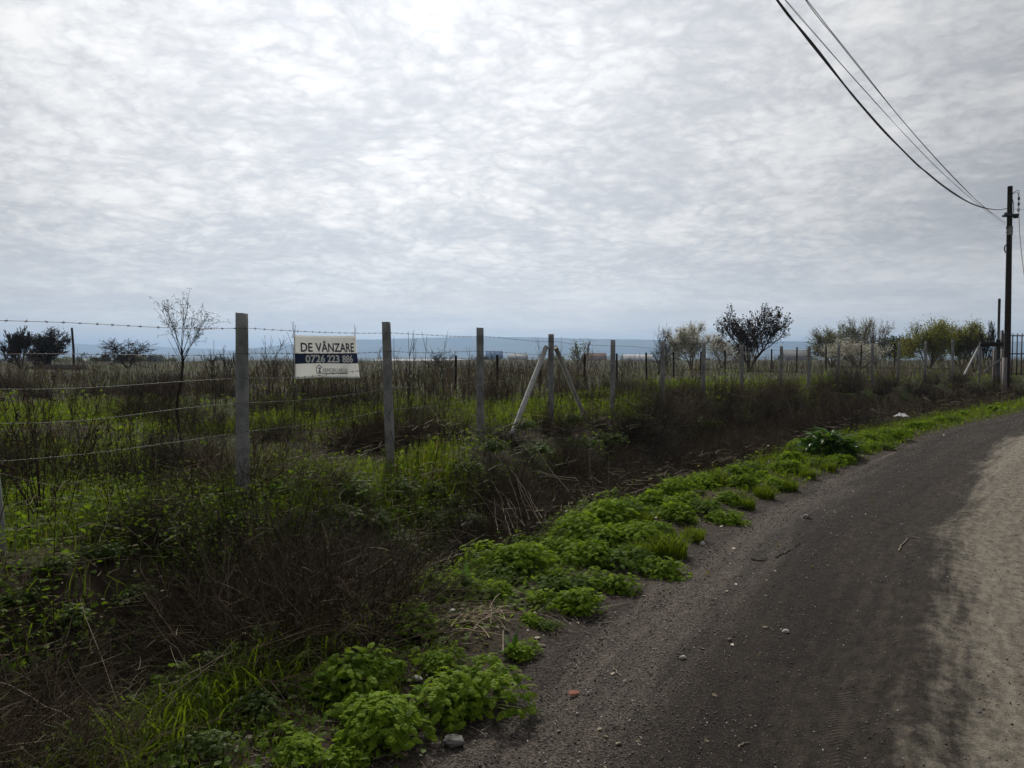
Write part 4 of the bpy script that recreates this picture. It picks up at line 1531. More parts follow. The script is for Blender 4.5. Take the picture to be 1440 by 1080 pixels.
DP = [(520, 745, 60), (495, 705, 60), (600, 745, 50), (622, 785, 50), (578, 790, 50), (560, 700, 50), (640, 720, 45), (545, 770, 50), (610, 700, 45), (470, 740, 55), (590, 820, 45), (655, 770, 40),
      (100, 880, 60), (180, 930, 60), (60, 960, 65), (235, 1020, 70), (300, 1065, 70), (140, 1045, 75), (60, 1065, 80), (20, 860, 60), (150, 790, 55), (40, 760, 55), (255, 760, 50), (110, 720, 50),
      (330, 745, 50), (220, 690, 45), (400, 700, 45), (20, 700, 50), (190, 850, 50), (370, 1000, 60), (290, 820, 40), (90, 810, 50), (760, 660, 40), (820, 650, 38), (690, 660, 40), (870, 640, 34), (930, 630, 32), (990, 615, 30), (730, 625, 34), (1050, 605, 28), (900, 610, 28), (1120, 600, 26), (800, 615, 30), (660, 690, 40)]
weeds_ = [herb_proto(60 + q_, .26, .20, 230, .075, 'ditch_herb', 'ditch_weed') for q_ in range(4)]
places = []
for i, (a, b, wpx) in enumerate(DP):
    p = ground_pt(a, b)
    places.append((p[0], p[1], p[2] + (.03 if a < 650 else .22), i * 1.7, wpx / F * p[1] / .50, None))
put_copies(weeds_, places, 'green weeds in the ditch and on the bank', 'leafy dark green weed half hidden among the dead twigs below the fence', 'plant')

# grass tufts on the verge
def tuft(seed, n=420, h=.17, r0=.11):
    r = np.random.default_rng(seed)
    g = Geo()
    a, q = r.random(n) * 2 * pi, np.sqrt(r.random(n)) * r0
    pos = np.c_[np.cos(a) * q, np.sin(a) * q, np.full(n, -.01)]
    blades(g, pos, h * (.5 + .7 * r.random(n)), .004 + .003 * r.random(n), .25 + .6 * r.random(n), r, .35 + .55 * r.random(n))
    return g.build('grass_tuft', M['grass'])


tf = [tuft(s) for s in (1, 2, 3)]
TP = [(940, 782, 95, 'dense bright grass tuft at the gravel edge'), (1008, 682, 60, 'upright grass tuft at the back of the verge by the brush'), (898, 782, 60, None), (975, 760, 55, None),
      (1075, 700, 50, None), (780, 815, 50, None), (835, 755, 50, None), (700, 830, 45, None), (870, 830, 40, None), (905, 735, 45, None), (750, 850, 36, None), (660, 990, 50, None), (545, 990, 60, None), (1050, 715, 44, None), (1110, 690, 44, None), (1135, 672, 40, None), (1165, 662, 36, None)]
places = []
for i, (a, b, wpx, lb) in enumerate(TP):
    p = ground_pt(a, b)
    places.append((p[0], p[1], p[2], i * 1.9, wpx / F * p[1] / .40, lb))
put_copies(tf, places, 'grass tufts on the verge', 'low grass tuft among the herbs on the verge', 'grass tuft')


# dock plants: a few upright pointed leaves
def dock(name, leaves, mat, seed):
    r = np.random.default_rng(seed)
    g = Geo()
    for az, tilt, L, wd in leaves:
        n = 9
        t = np.linspace(0, 1, n)
        wv = wd * np.clip(np.sin(np.clip(t * 1.05 + .02, 0, 1) ** .75 * pi), 0.03, 1)
        wv[-1] = .0015
        out_ = np.array((cos(az), sin(az), 0))
        sd = np.array((-sin(az), cos(az), 0))
        c = out_[None] * (L * np.sin(tilt) * t ** 1.4)[:, None] + np.c_[np.zeros((n, 2)), L * np.cos(tilt) * t - .25 * L * np.sin(tilt) * t ** 3]
        cup = (out_ * -.0 + np.array((0, 0, 0)))[None]
        lf = c + sd * wv[:, None] / 2 - out_ * wv[:, None] * .12
        rt = c - sd * wv[:, None] / 2 - out_ * wv[:, None] * .12
        und = .004 * np.sin(np.arange(n) * 2.2)[:, None] * out_
        V = np.stack((lf + und, c, rt - und), 1).reshape(-1, 3)
        f = []
        for i in range(n - 1):
            for j in range(2):
                f.append((i * 3 + j, i * 3 + j + 1, i * 3 + 4 + j, i * 3 + 3 + j))
        g.add(V, np.array(f), r.random())
    return g.build(name, mat, smooth=True)


o = dock('dock_plant', [(1.4, .12, .26, .085), (-1.6, .25, .20, .075), (2.9, .55, .20, .06), (-.2, .6, .16, .05)], M['broad'], 1)
o.location = ground_pt(655, 842)
tag(o, 'dock plant with a tall upright pointed leaf behind the heap of dead stalks', 'plant')
o = dock('dock_plant', [(.5, .20, .165, .055), (-2.4, .45, .14, .05), (2.2, .7, .13, .045), (-.9, .8, .12, .05), (3.6, .9, .12, .04)], M['broad'], 2)
o.location = ground_pt(722, 925)
tag(o, 'small dock plant with one bright upright leaf beside the gravel', 'plant')
hp = herbs[2].copy()
COL.objects.link(hp)
p = ground_pt(728, 925)
hp.location, hp.scale = p, (.34, .34, .34)
tag(hp, 'tiny herb clump around the foot of the small dock plant', 'plant', HERB_GROUP)
g = Geo()
qr = np.random.default_rng(91)
n = 420
a_ = qr.random(n) * 2 * pi
el = np.arcsin(qr.random(n) ** .8)
nn_ = np.c_[np.cos(a_) * np.cos(el), np.sin(a_) * np.cos(el), np.sin(el)]
ps = nn_ * np.array((.21, .21, .20)) * (.6 + .5 * qr.random((n, 1)))
ff = np.c_[np.cos(a_), np.sin(a_), -.25 + .5 * qr.random(n)] + qr.normal(0, .3, (n, 3))
MM = scaled(basis(ff, nn_ + np.array((0, 0, .6)) + qr.normal(0, .25, (n, 3))), np.c_[.045 + .02 * qr.random(n), .085 + .04 * qr.random(n), np.full(n, .10)])
g.add(*stamp(TV, TF, ps - ff * .02, MM, qr.random(n)))
o = g.build('leafy_plant', M['dark_leaf'])
p = ground_pt(1165, 640)
o.location = p
sc = 70 / F * p[1] / .42
o.scale = (sc, sc, sc)
tag(o, 'big dark glossy leaved plant on the verge far up the road', 'plant')
o = dock('dock_plant', [(a, .3 + .3 * (i % 3), .20, .05) for i, a in enumerate(np.linspace(0, 6, 9))], M['broad'], 4)
o.location = ground_pt(590, 800)
tag(o, 'narrow leaved plant in the ditch behind the flat herb clump', 'plant')

# ------------------------------------------------------------------ dead brush in the ditch
def bush_proto(seed, n=420, R0=.55, hh=.5):
    r = np.random.default_rng(seed)
    K = 7
    t = np.linspace(0, 1, K)
    P_, R_, rn = [], [], []
    a = r.random(n) * 2 * pi
    st = np.c_[np.cos(a), np.sin(a)] * (np.sqrt(r.random(n)) * R0 * .45)[:, None]
    L = R0 * (.7 + .9 * r.random(n))
    a2 = a + r.normal(0, 1.0, n)
    el = .25 + 1.15 * r.random(n)
    cur = r.normal(0, .9, n)
    drop = .15 + .75 * r.random(n)
    for i in range(n):
        hx = np.cos(el[i]) * L[i] * t
        az = a2[i] + cur[i] * t
        x = st[i, 0] + np.cos(az) * hx
        y = st[i, 1] + np.sin(az) * hx
        z = np.sin(el[i]) * L[i] * t * (hh / R0) * 1.25 - drop[i] * L[i] * .5 * t ** 2.2
        P_.append(np.c_[x, y, np.maximum(z, 0.0) - .02 * (t < .1)] + r.normal(0, .010, (K, 3)))
        rad = .0016 + .0020 * r.random() ** 2
        R_.append(rad * (1 - .7 * t))
        rn.append(r.random())
    main = np.array(P_)
    # side twigs
    m = n * 3
    src = r.integers(n, size=m)
    at = r.integers(2, K - 1, size=m)
    s0 = main[src, at]
    dv = norm(norm(main[src, at + 1] - main[src, at]) + rdir(r, m) * .9)
    Ls = R0 * (.10 + .28 * r.random(m))
    t4 = np.linspace(0, 1, 4)
    tw = s0[:, None] + dv[:, None] * (Ls[:, None] * t4)[..., None] + (rdir(r, m) * Ls[:, None] * .25)[:, None] * (t4 ** 2)[None, :, None]
    tw[..., 2] = np.maximum(tw[..., 2], .002)
    g = Geo()
    V, Fs, rr = tubes(main, np.array(R_), 3, np.array(rn), False)
    g.add(V, Fs, rr)
    V, Fs, rr = tubes(tw, np.broadcast_to(np.array([.0013, .0011, .0009, .0005]), (m, 4)), 3, r.random(m), False)
    g.add(V, Fs, rr)
    return g.build('dead_bush', M['brush'])


bushes = [bush_proto(100 + s) for s in range(7)]
br = np.random.default_rng(5)
cand = []
x, y = scatter(9000, 2.0, 33, 1.0, .74, br)
d, df = area(x, y)
ok = (d > 1.15) & (df < -.15)
x, y, d, df = x[ok], y[ok], d[ok], df[ok]
gap = 1.6 * np.exp(-((x + .10 * y) / .42) ** 2) * (y > 5.1) * (y < 9.4) + np.exp(-(((x + 1.4) / 0.5) ** 2 + ((y - 3.3) / 0.6) ** 2)) * .8
gap = gap + .55 * sst(df, -1.1, -.8) * (1 - sst(x, .5, 3.0)) + .25 * (fbm(x * .9, y * .9, 151, 2) < .42)
ok = (br.random(len(x)) > gap * 1.4) & (d > 1.15 + .40 * sst(y, 4.6, 5.6))
x, y, d, df = x[ok], y[ok], d[ok], df[ok]
taken = []
for i in range(len(x)):
    mind = .30 + .018 * y[i]
    if all((x[i] - a) ** 2 + (y[i] - b) ** 2 > mind * mind for a, b in taken):
        taken.append((x[i], y[i]))
    if len(taken) > 245:
        break
places = []
for (a, b) in sorted(taken, key=lambda q: q[1]):
    sc = .70 + .45 * br.random()
    if sdist([a], [b], FEN)[0] > -1.2 and a < 1.5:
        sc *= .7
    if b > 12:
        sc *= 1.15
    places.append((a, b, gz(a, b) - .02, br.random() * 6.28, sc, None))
# two that stand out
q1 = ground_pt(375, 850)
q2 = ground_pt(705, 735)
places.append((q1[0], q1[1], q1[2], .4, 1.25, 'big round dead bush in the ditch, lower left of the picture'))
places.append((q2[0], q2[1], q2[2], 1.4, 1.2, 'dense dead bush behind the pale dead stalks in the ditch'))
put_copies(bushes, places, 'dead bushes filling the ditch', 'brown dead bush among others tangled together in the roadside ditch', 'bush')
fx, fy = scatter(900, 5.5, 26, .9, .70, br)
fd = sdist(fx, fy, FEN)
okf = (fd > .25) & (fbm(fx * .35, fy * .35, 171, 3) > .50) & ~((np.abs(fx / fy + .245) < .09) & (fy < 7.9))
fx, fy = fx[okf][:48], fy[okf][:48]
for i_, (a, b) in enumerate(zip(fx, fy)):
    o = bushes[i_ % len(bushes)].copy()
    COL.objects.link(o)
    sc = .55 + .55 * br.random()
    o.location, o.rotation_euler, o.scale = (a, b, gz(a, b) - .02), (0, 0, br.random() * 6.28), (sc * 1.25, sc * 1.25, sc)
    tag(o, 'brown dead bush tangled in the grass of the field behind the fence', 'bush', 'dead bushes in the field')


# pale dead stalks lying over the brush
def stalks(name, lines, rad, mat, label, cat='dead stalks', sub=None):
    g = Geo()
    for j, pts in enumerate(lines):
        pts = np.array(pts, float)
        L = smooth_line(pts, 6)
        rr = np.linspace(rad, rad * .45, len(L)) * (1 if j == 0 else .75)
        L = L + np.random.default_rng(j + 5).normal(0, rad * .6, L.shape)
        V, Fs, r_ = tubes(L[None], rr[None], 5, .3 + .05 * j)
        g.add(V, Fs, r_)
    return tag(g.build(name, mat), label, cat)


def pl(points):
    return [at_y(a, b, Y_) for a, b, Y_ in points]


stalks('dead_stalk', [pl([(312, 905, 3.9), (320, 860, 3.9), (321, 820, 3.9), (322, 786, 3.9)]), pl([(320, 825, 3.9), (316, 806, 3.9), (311, 795, 3.9)]), pl([(321, 815, 3.9), (327, 804, 3.9), (329, 795, 3.9)])], .0042, M['pale'],
       'pale forked dead stalk standing alone in the brush at lower left')
stalks('dead_stalk', [pl([(440, 960, 3.7), (415, 920, 3.8), (380, 892, 3.9), (335, 868, 4.0)]), pl([(425, 935, 3.75), (400, 915, 3.85), (370, 885, 3.95)])], .0042, M['pale'], 'pale dead branch leaning across the brush left of the broad herb clump')
stalks('dead_stalk', [pl([(255, 988, 3.7), (330, 980, 3.65), (400, 976, 3.6), (478, 974, 3.55)])], .0036, M['pale'], 'thin straight dead stalk lying level over the grass at lower left')
stalks('dead_stalk', [pl([(455, 850, 4.7), (462, 780, 4.7), (457, 745, 4.7), (450, 732, 4.7)]), pl([(460, 770, 4.7), (468, 735, 4.7)])], .0042, M['pale'], 'pale wavy dead stalk in front of the dark green slope')
stalks('dead_stalk', [pl([(545, 880, 4.7), (500, 868, 4.9), (455, 848, 5.0)])], .0046, M['pale'], 'pale dead branch pointing at the tall herb clump')
stalks('dead_stalk', [pl([(590, 790, 5.9), (575, 765, 6.0), (563, 738, 6.1)])], .004, M['pale'], 'short pale dead stalk leaning in the green gap of the ditch')
lr = np.random.default_rng(88)
g = Geo()
PTS, RD = [], []
for i in range(330):
    y = 2.9 + 9 * lr.random() ** 1.6
    x = (-.70 + .85 * lr.random()) * y
    dd_, df_ = sdist([x], [y], EDGE_S)[0], sdist([x], [y], FEN)[0]
    if dd_ < 1.25 or df_ > .2:
        continue
    L = .18 + .55 * lr.random() ** 1.5
    a, el = lr.random() * 6.28, lr.normal(.45, .5)
    t = np.linspace(0, 1, 7)[:, None]
    p0 = np.array((x, y, gz(x, y) + .25 * lr.random()))
    pts = p0 + np.array((cos(a) * cos(el), sin(a) * cos(el), sin(el))) * L * t + rdir(lr, 1)[0] * L * .22 * t ** 2 + lr.normal(0, .006, (7, 3))
    PTS.append(pts)
    RD.append(np.linspace(1, .45, 7) * (.0015 + .0018 * lr.random()))
V, Fs, rr = tubes(np.array(PTS), np.array(RD), 4, lr.random(len(PTS)) * .7, False)
g.add(V, Fs, rr)
tag(g.build('fallen_twigs', M['pale']), kind='stuff')
# fans of pale stalks behind the verge herbs
fr = np.random.default_rng(77)
fan = []
for (a0, b0, a1, b1) in ((722, 742, 690, 672), (728, 745, 702, 690), (735, 735, 715, 668), (745, 730, 725, 665), (760, 735, 728, 672), (700, 745, 695, 700), (762, 728, 742, 690), (738, 740, 712, 700), (755, 728, 715, 655), (719, 752, 705, 706)):
    fan.append(pl([(a0, b0, 6.35), ((a0 + a1) / 2 + fr.normal(0, 3), (b0 + b1) / 2 + fr.normal(0, 3), 6.5), (a1, b1, 6.7)]))
stalks('dead_stalks', fan, .0042, M['pale'], 'fan of pale dead stalks fallen at the back of the verge herbs')
fan = []
for (a0, b0, a1, b1) in ((815, 728, 800, 705), (840, 740, 812, 680), (815, 725, 834, 686), (800, 690, 770, 655), (810, 672, 755, 660), (770, 655, 735, 615), (755, 662, 815, 676)):
    fan.append(pl([(a0, b0, 6.9), ((a0 + a1) / 2 + fr.normal(0, 3), (b0 + b1) / 2 + fr.normal(0, 3), 7.0), (a1, b1, 7.2)]))
stalks('dead_stalks', fan, .004, M['pale'], 'loose pale dead stalks leaning in the brush above the verge herbs')
# heap of dead stalks on the bare soil
g = Geo()
hr = np.random.default_rng(12)
hp0 = ground_pt(668, 878)
for i in range(46):
    a = hr.normal(.5, .8) if i < 30 else hr.random() * 6.28
    L = .10 + .26 * hr.random()
    c = hp0 + np.array((hr.normal(0, .10), hr.normal(0, .12), .012 + .035 * hr.random()))
    t = np.linspace(-.5, .5, 5)[:, None]
    pts = c + np.array((cos(a), sin(a), hr.normal(0, .10))) * L * t + np.array((0, 0, 1)) * .02 * (1 - (2 * t) ** 2)
    pts[:, 2] = np.maximum(pts[:, 2], hp0[2] + .004)
    V, Fs, r_ = tubes(pts[None], np.full((1, 5), .0016 + .0022 * hr.random()), 4, hr.random())
    g.add(V, Fs, r_)
pts = np.array(pl([(612, 860, 4.75), (640, 840, 4.85), (672, 832, 4.95), (690, 848, 4.7), (702, 872, 4.5)]))
V, Fs, r_ = tubes(smooth_line(pts, 6)[None], np.full((1, 25), .0055), 5, .1)
g.add(V, Fs, r_)
tag(g.build('stalk_heap', M['pale']), 'heap of pale dead stalks on bare soil between the herb clumps', 'dead stalks')


# twigs on the road
def twig(lines, rad, mat, label):
    g = Geo()
    for pix in lines:
        pts = np.array([ground_pt(a, b, rad * 1.2) for a, b in pix])
        L = smooth_line(pts, 5)
        L = L + np.random.default_rng(len(pix)).normal(0, rad * .55, L.shape) * np.array((1, 1, .3))
        V, Fs, r_ = tubes(L[None], np.linspace(rad, rad * .5, len(L))[None], 5, .4)
        g.add(V, Fs, r_)
    tag(g.build('twig', mat), label, 'twig')


twig([[(1264, 776), (1268, 768), (1274, 762), (1282, 757), (1293, 759)]], 0.0065, M['pale'], 'pale crooked twig lying on the dark wheel track')
twig([[(1055, 787), (1068, 790), (1080, 786)]], .007, M['stem'], 'dark twig on the gravel shoulder in front of the grass tuft')
twig([[(862, 940), (868, 948), (874, 953)]], .0045, M['pale'], 'small pale twig on the gravel above the brick shard')
twig([[(1038, 1052), (1046, 1047), (1056, 1046)]], .004, M['pale'], 'short curved pale twig low on the road near the bottom edge')
twig([[(1090, 785), (1110, 775), (1125, 765)]], .005, M['stem'], 'thin dark twig across the wheel track up the road')

# small rubbish
def film(name, w_, seed, label, loc, cat='rubbish'):
    r = np.random.default_rng(seed)
    n = 14
    u, v = np.meshgrid(np.linspace(-1, 1, n), np.linspace(-1, 1, n))
    zz = .55 * np.abs(fbm(u * 1.6 + seed, v * 1.6, seed, 3) - .3) * (1.3 - .4 * (u ** 2 + v ** 2)) + .03
    xx = u * (.8 + .3 * fbm(v * 2, u * 2, seed + 2)) + .25 * (fbm(u * 3, v * 3, seed + 4) - .5)
    yy = v * .6 + .35 * (fbm(u * 2.5, v * 3, seed + 6) - .5)
    ii, jj = np.meshgrid(np.arange(n - 1), np.arange(n - 1))
    q = (jj * n + ii).ravel()
    g = Geo()
    g.add(np.stack((xx, yy, zz), -1).reshape(-1, 3) * w_, np.stack((q, q + 1, q + n + 1, q + n), -1))
    o = g.build(name, M['plastic'], smooth=False)
    o.location = loc
    return tag(o, label, cat)


film('plastic_bag', .17, 3, 'white crumpled plastic bag on the far verge beside the brush', at_y(1267, 587, ground_pt(1267, 598)[1])).scale = (.8, .8, 1.9)
film('plastic_scrap', .05, 5, 'tiny white plastic scrap at the road edge nearest the white bag', ground_pt(1280, 619, .0))
film('plastic_scrap', .045, 6, 'tiny white plastic scrap in the verge grass left of the road edge', ground_pt(1250, 611, .0))
for (a, b, Y_, lb) in ((952, 552, 19.5, 'white plastic shred caught on a weed behind the fence'),):
    o = film('plastic_shred', .10, 8, lb, at_y(a, b, Y_))
    o.scale = (.6, .6, 2.6)

# ------------------------------------------------------------------ dry weed stems
def stem_paths(r, h):
    """main stem with upright side branches and seed heads, K=4"""
    P_, R_ = [], []
    lean = r.normal(0, .17, 2)
    t = np.linspace(0, 1, 5)
    main = np.c_[lean[0] * h * t + .02 * h * np.sin(t * 4 + r.random() * 6), lean[1] * h * t + .02 * h * np.cos(t * 3 + r.random() * 6), h * t]
    P_.append(main)
    R_.append(np.linspace(.0034, .0012, 5))
    nb = r.integers(2, 9)
    for _ in range(nb):
        q = .35 + .6 * r.random()
        s0 = np.array([np.interp(q, t, main[:, c]) for c in range(3)])
        a, L = r.random() * 6.28, h * (.10 + .22 * r.random()) * (1.25 - q)
        sp_ = .35 + .45 * r.random()
        b = s0 + np.c_[np.cos(a) * L * sp_ * t ** .8, np.sin(a) * L * sp_ * t ** .8, L * t]
        P_.append(b)
        R_.append(np.linspace(.0018, .0007, 5))
        for _ in range(3):
            k = .4 + .6 * r.random()
            s1 = np.array([np.interp(k, t, b[:, c]) for c in range(3)])
            v = rdir(r, 1)[0] * .5 + np.array((0, 0, .7))
            l2 = .02 + .05 * r.random()
            P_.append(s1 + v * l2 * t[:, None])
            R_.append(np.array([.0008, .0010, .0022, .0026, .0008]))
    return np.array(P_), np.array(R_)


def stem_proto(seed, h):
    r = np.random.default_rng(seed)
    P_, R_ = stem_paths(r, h)
    R_ = R_ * 1.1
    g = Geo()
    V, Fs, rr = tubes(P_, R_, 3, r.random(len(P_)) * .6 + .2 * r.random(), False)
    g.add(V, Fs, rr)
    return g.build('dry_weed', M['stem']), P_, R_


sr = np.random.default_rng(19)
stems = [stem_proto(200 + i, .62 + .06 * i) for i in range(10)]
x, y = scatter(900, 3.6, 15, .8, .72, sr)
d, df = area(x, y)
dens = np.where(df > -.7, .9 * sst(fbm(x * .5, y * .5, 121, 3), .30, .52), .40 * sst(d, 1.4, 1.8))
ok = (sr.random(len(x)) < dens) & (x < 6)
ok &= ~((np.abs(x / y + .245) < .07) & (y < 7.9))
x, y = x[ok][:290], y[ok][:290]
places = [(a, b, gz(a, b) - .02, sr.random() * 6.28, .7 + .55 * sr.random(), None) for a, b in zip(x, y)]
put_copies([s[0] for s in stems], places, 'dry weeds in the field and on the bank', 'thin dark dry weed stem standing among many like it by the fence', 'weed')
print('dry weeds', len(places))

# the mass of brown weeds over the field beyond
g = Geo()
for n, y0, y1, p, fat in ((8500, 4.5, 20, .9, 1.0), (9500, 17, 42, 1.1, 2.0), (7000, 40, 105, 1.5, 3.6)):
    x, y = scatter(n, y0, y1, p, .74, sr)
    d, df = area(x, y)
    lim = 17 + 15 * sst(x, -1, 7)
    dens = sst(df, -.2, .6) * (.36 * sst(fbm(x * .5, y * .5, 131, 3), .44, .58) + .84 * sst(y + 5 * (fbm(x * .3, y * .3, 133, 2) - .5), lim - 2, lim + 5))
    dens = dens * (.30 + .70 * sst(fbm(x * .14, y * .10, 147, 2), .36, .54))
    # brush continuing along the ditch to the far right
    dens = np.maximum(dens, .55 * sst(d, 1.3, 1.8) * (df < .3) * sst(y, 9, 14))
    dens = np.maximum(dens, .55 * sst(fbm(x * .9, y * .9, 143, 3), .46, .60) * (df > -1.2) * (df < 1.6) * (1 - sst(x, .5, 2)) * (y < 13))
    ok = (sr.random(n) < dens) & ~((np.abs(x / y + .245) < .07) & (y < 7.9))
    x, y = x[ok], y[ok]
    z = ground_h(x, y) - .02
    n = len(x)
    kind = sr.integers(10, size=n)
    for k_ in range(10):
        s_ = kind == k_
        P_, R_ = stems[k_][1], stems[k_][2]
        m = s_.sum()
        if y0 > 30:
            sel = np.r_[0, np.arange(1, len(P_), 3)]
            P_, R_ = P_[sel], R_[sel]
        a = sr.random(m) * 6.28
        sc = (.40 + .62 * sr.random(m) ** 1.4 + .22 * (sr.random(m) < .04)) * (.45 + .95 * fbm(x[s_] * .25, y[s_] * .25, 139, 2))
        ca, sa_ = np.cos(a) * sc, np.sin(a) * sc
        PX = P_[None, :, :, 0] * ca[:, None, None] - P_[None, :, :, 1] * sa_[:, None, None] + x[s_][:, None, None]
        PY = P_[None, :, :, 0] * sa_[:, None, None] + P_[None, :, :, 1] * ca[:, None, None] + y[s_][:, None, None]
        PZ = P_[None, :, :, 2] * sc[:, None, None] + z[s_][:, None, None]
        Q = np.stack((PX, PY, PZ), -1).reshape(-1, 5, 3)
        RQ = np.broadcast_to(R_[None] * fat, (m, *R_.shape)).reshape(-1, 5)
        V, Fs, rr = tubes(Q, RQ, 3, np.repeat(.15 + .85 * sr.random(m), len(P_)), False)
        g.add(V, Fs, rr, 1 if y0 < 6 else 0)
tag(g.build('brown_weeds', [M['weed'], M['stem']]), kind='stuff')


# tall dry plant at the far left with drooping seed heads
g = Geo()
tr2 = np.random.default_rng(31)
b0 = np.array((at_y(58, 700, 5.4)[0], 5.4, 0))
b0[2] = gz(b0[0], b0[1])
for i in range(13):
    a = tr2.normal(2.6, .9)
    L = .75 + .5 * tr2.random()
    t = np.linspace(0, 1, 7)[:, None]
    el = 1.0 + .4 * tr2.random()
    pts = b0 + np.array((cos(a) * cos(el), sin(a) * cos(el), sin(el))) * L * t + np.array((cos(a), sin(a), -.35)) * .16 * t ** 3
    V, Fs, r_ = tubes(pts[None], np.linspace(.005, .002, 7)[None], 4, .3 * tr2.random())
    g.add(V, Fs, r_)
    for _ in range(10):
        q = .55 + .45 * tr2.random()
        s0 = np.array([np.interp(q, t[:, 0], pts[:, c]) for c in range(3)])
        v = rdir(tr2, 1)[0] * .7 + np.array((0, 0, -.1))
        l2 = .04 + .07 * tr2.random()
        tt = np.linspace(0, 1, 4)[:, None]
        V, Fs, r_ = tubes((s0 + v * l2 * tt)[None], np.array([[.0018, .0035, .0060, .0015]]), 4, .2 * tr2.random())
        g.add(V, Fs, r_)
tag(g.build('tall_dry_plant', M['stem']), 'tall dry plant with drooping dark seed heads at the left edge', 'dry plant')

# ------------------------------------------------------------------ trees and shrubs
def grow(r, h, levels=4, n0=5, spread=.6, up=.25, rad=.05, multi=1, first=.25, ratio=.62, wob=.16):
    """list of paths (K=5) with radii and the twig tips"""
    paths, radii, tips = [], [], []
    trunk_n = [0]

    def branch(p, dv, L, rd_, lv):
        K = 5
        pts = [p]
        dcur = dv
        for _ in range(K - 1):
            dcur = norm(dcur + r.normal(0, wob, 3) + np.array((0, 0, up * .25)))
            pts.append(pts[-1] + dcur * L / (K - 1))
        pts = np.array(pts)
        paths.append(pts)
        radii.append(np.linspace(rd_, rd_ * (.62 if lv else .3), K))
        if lv == 0:
            tips.append((pts[-1], dcur))
            tips.append((pts[2], dcur))
            return
        nch = max(2, int(n0 + r.integers(-1, 2)))
        for c in range(nch):
            q = first + (1 - first) * (c + r.random() * .8) / nch
            i = min(int(q * (K - 1)), K - 2)
            fr_ = q * (K - 1) - i
            s0 = pts[i] * (1 - fr_) + pts[i + 1] * fr_
            ax = norm(dcur + rdir(r, 1)[0] * spread * 1.6 + np.array((0, 0, up)))
            branch(s0, ax, L * ratio * (.75 + .5 * r.random()), rd_ * .55 * (.8 + .3 * r.random()), lv - 1)
        branch(pts[-1], dcur, L * ratio, rd_ * .6, lv - 1)

    for m in range(multi):
        a = r.random() * 6.28
        tilt = (.10 if multi == 1 else .25 + .45 * r.random())
        dv = norm(np.array((cos(a) * tilt, sin(a) * tilt, 1)))
        s = np.array((cos(a), sin(a), 0)) * (0 if multi == 1 else .12 * r.random())
        branch(s, dv, h * (.42 if multi == 1 else .48), rad * (1 if m == 0 else .75), levels - 1)
    return np.array(paths), np.array(radii), tips


def tree(name, pxx, top, Y_, wpx, label, cat, seed, leaf=None, leaf_sz=.07, per_tip=3, group=None, min_r=.006, spreadz=.12, base_y=None, **kw):
    r = np.random.default_rng(seed)
    ptop = at_y(pxx, top, Y_)
    zb = gz(ptop[0], ptop[1])
    h = ptop[2] - zb
    P_, R_, tips = grow(r, h, **kw)
    # fit to the height and width seen
    P0 = P_.reshape(-1, 3)
    zmax = np.percentile(P0[:, 2], 99.8)
    xw = np.percentile(np.abs(P0[:, 0] - np.median(P0[:, 0])), 97)
    sxy = (wpx / F * Y_ / 2) / xw
    sz_ = h / zmax
    S_ = np.array((sxy, sxy, sz_))
    P_ = P_ * S_
    P_[..., 0] -= np.median(P_[..., 0]) * 0
    wood = M['bark_pale' if leaf in ('pale_leaf', 'yellow_leaf', 'blossom') else 'bark']
    root = empty(name, (ptop[0], ptop[1], zb - .02), 0)
    lo_ = R_[:, 0] > R_[:, 0].max() * .45
    g = Geo()
    V, Fs, rr = tubes(P_[lo_], np.maximum(R_[lo_], min_r), 6, r.random(lo_.sum()) * .6, False)
    g.add(V, Fs, rr)
    g.build('trunk', wood, root)
    g = Geo()
    V, Fs, rr = tubes(P_[~lo_], np.maximum(R_[~lo_], min_r), 3, r.random((~lo_).sum()), False)
    g.add(V, Fs, rr)
    mats = [wood]
    if leaf:
        tp = np.array([t_[0] for t_ in tips]) * S_
        n = len(tp) * per_tip
        pos = np.repeat(tp, per_tip, 0) + r.normal(0, spreadz, (n, 3))
        TVq, TFq = leaf_template('quad')
        MM = scaled(basis(rdir(r, n), rdir(r, n)), leaf_sz * (.5 + r.random(n)))
        V, Fs, rr = stamp(TVq, TFq, pos, MM, r.random(n))
        g.add(V, Fs, rr, 1)
        mats.append(M[leaf])
    g.build('crown', mats, root)
    return tag(root, label, cat, group)


tree('bare_tree', 28, 461, 58, 50, 'bare brown tree at the far left horizon, left of the dense dark one', 'tree', 1, levels=5, n0=4, rad=.09, multi=3, min_r=.020, spread=.6)
tree('dark_tree', 66, 463, 60, 50, 'dense dark tree at the left horizon beside the slim wooden pole', 'tree', 2, 'brown_leaf', .10, 1, levels=5, n0=4, rad=.10, multi=4, min_r=.018, spreadz=.14, spread=.65, wob=.2)
tree('bare_tree', 178, 476, 62, 62, 'low spreading bare tree on the horizon between the wooden pole and sapling', 'tree', 3, levels=5, n0=3, rad=.08, multi=4, min_r=.013, spread=.8, up=.12)
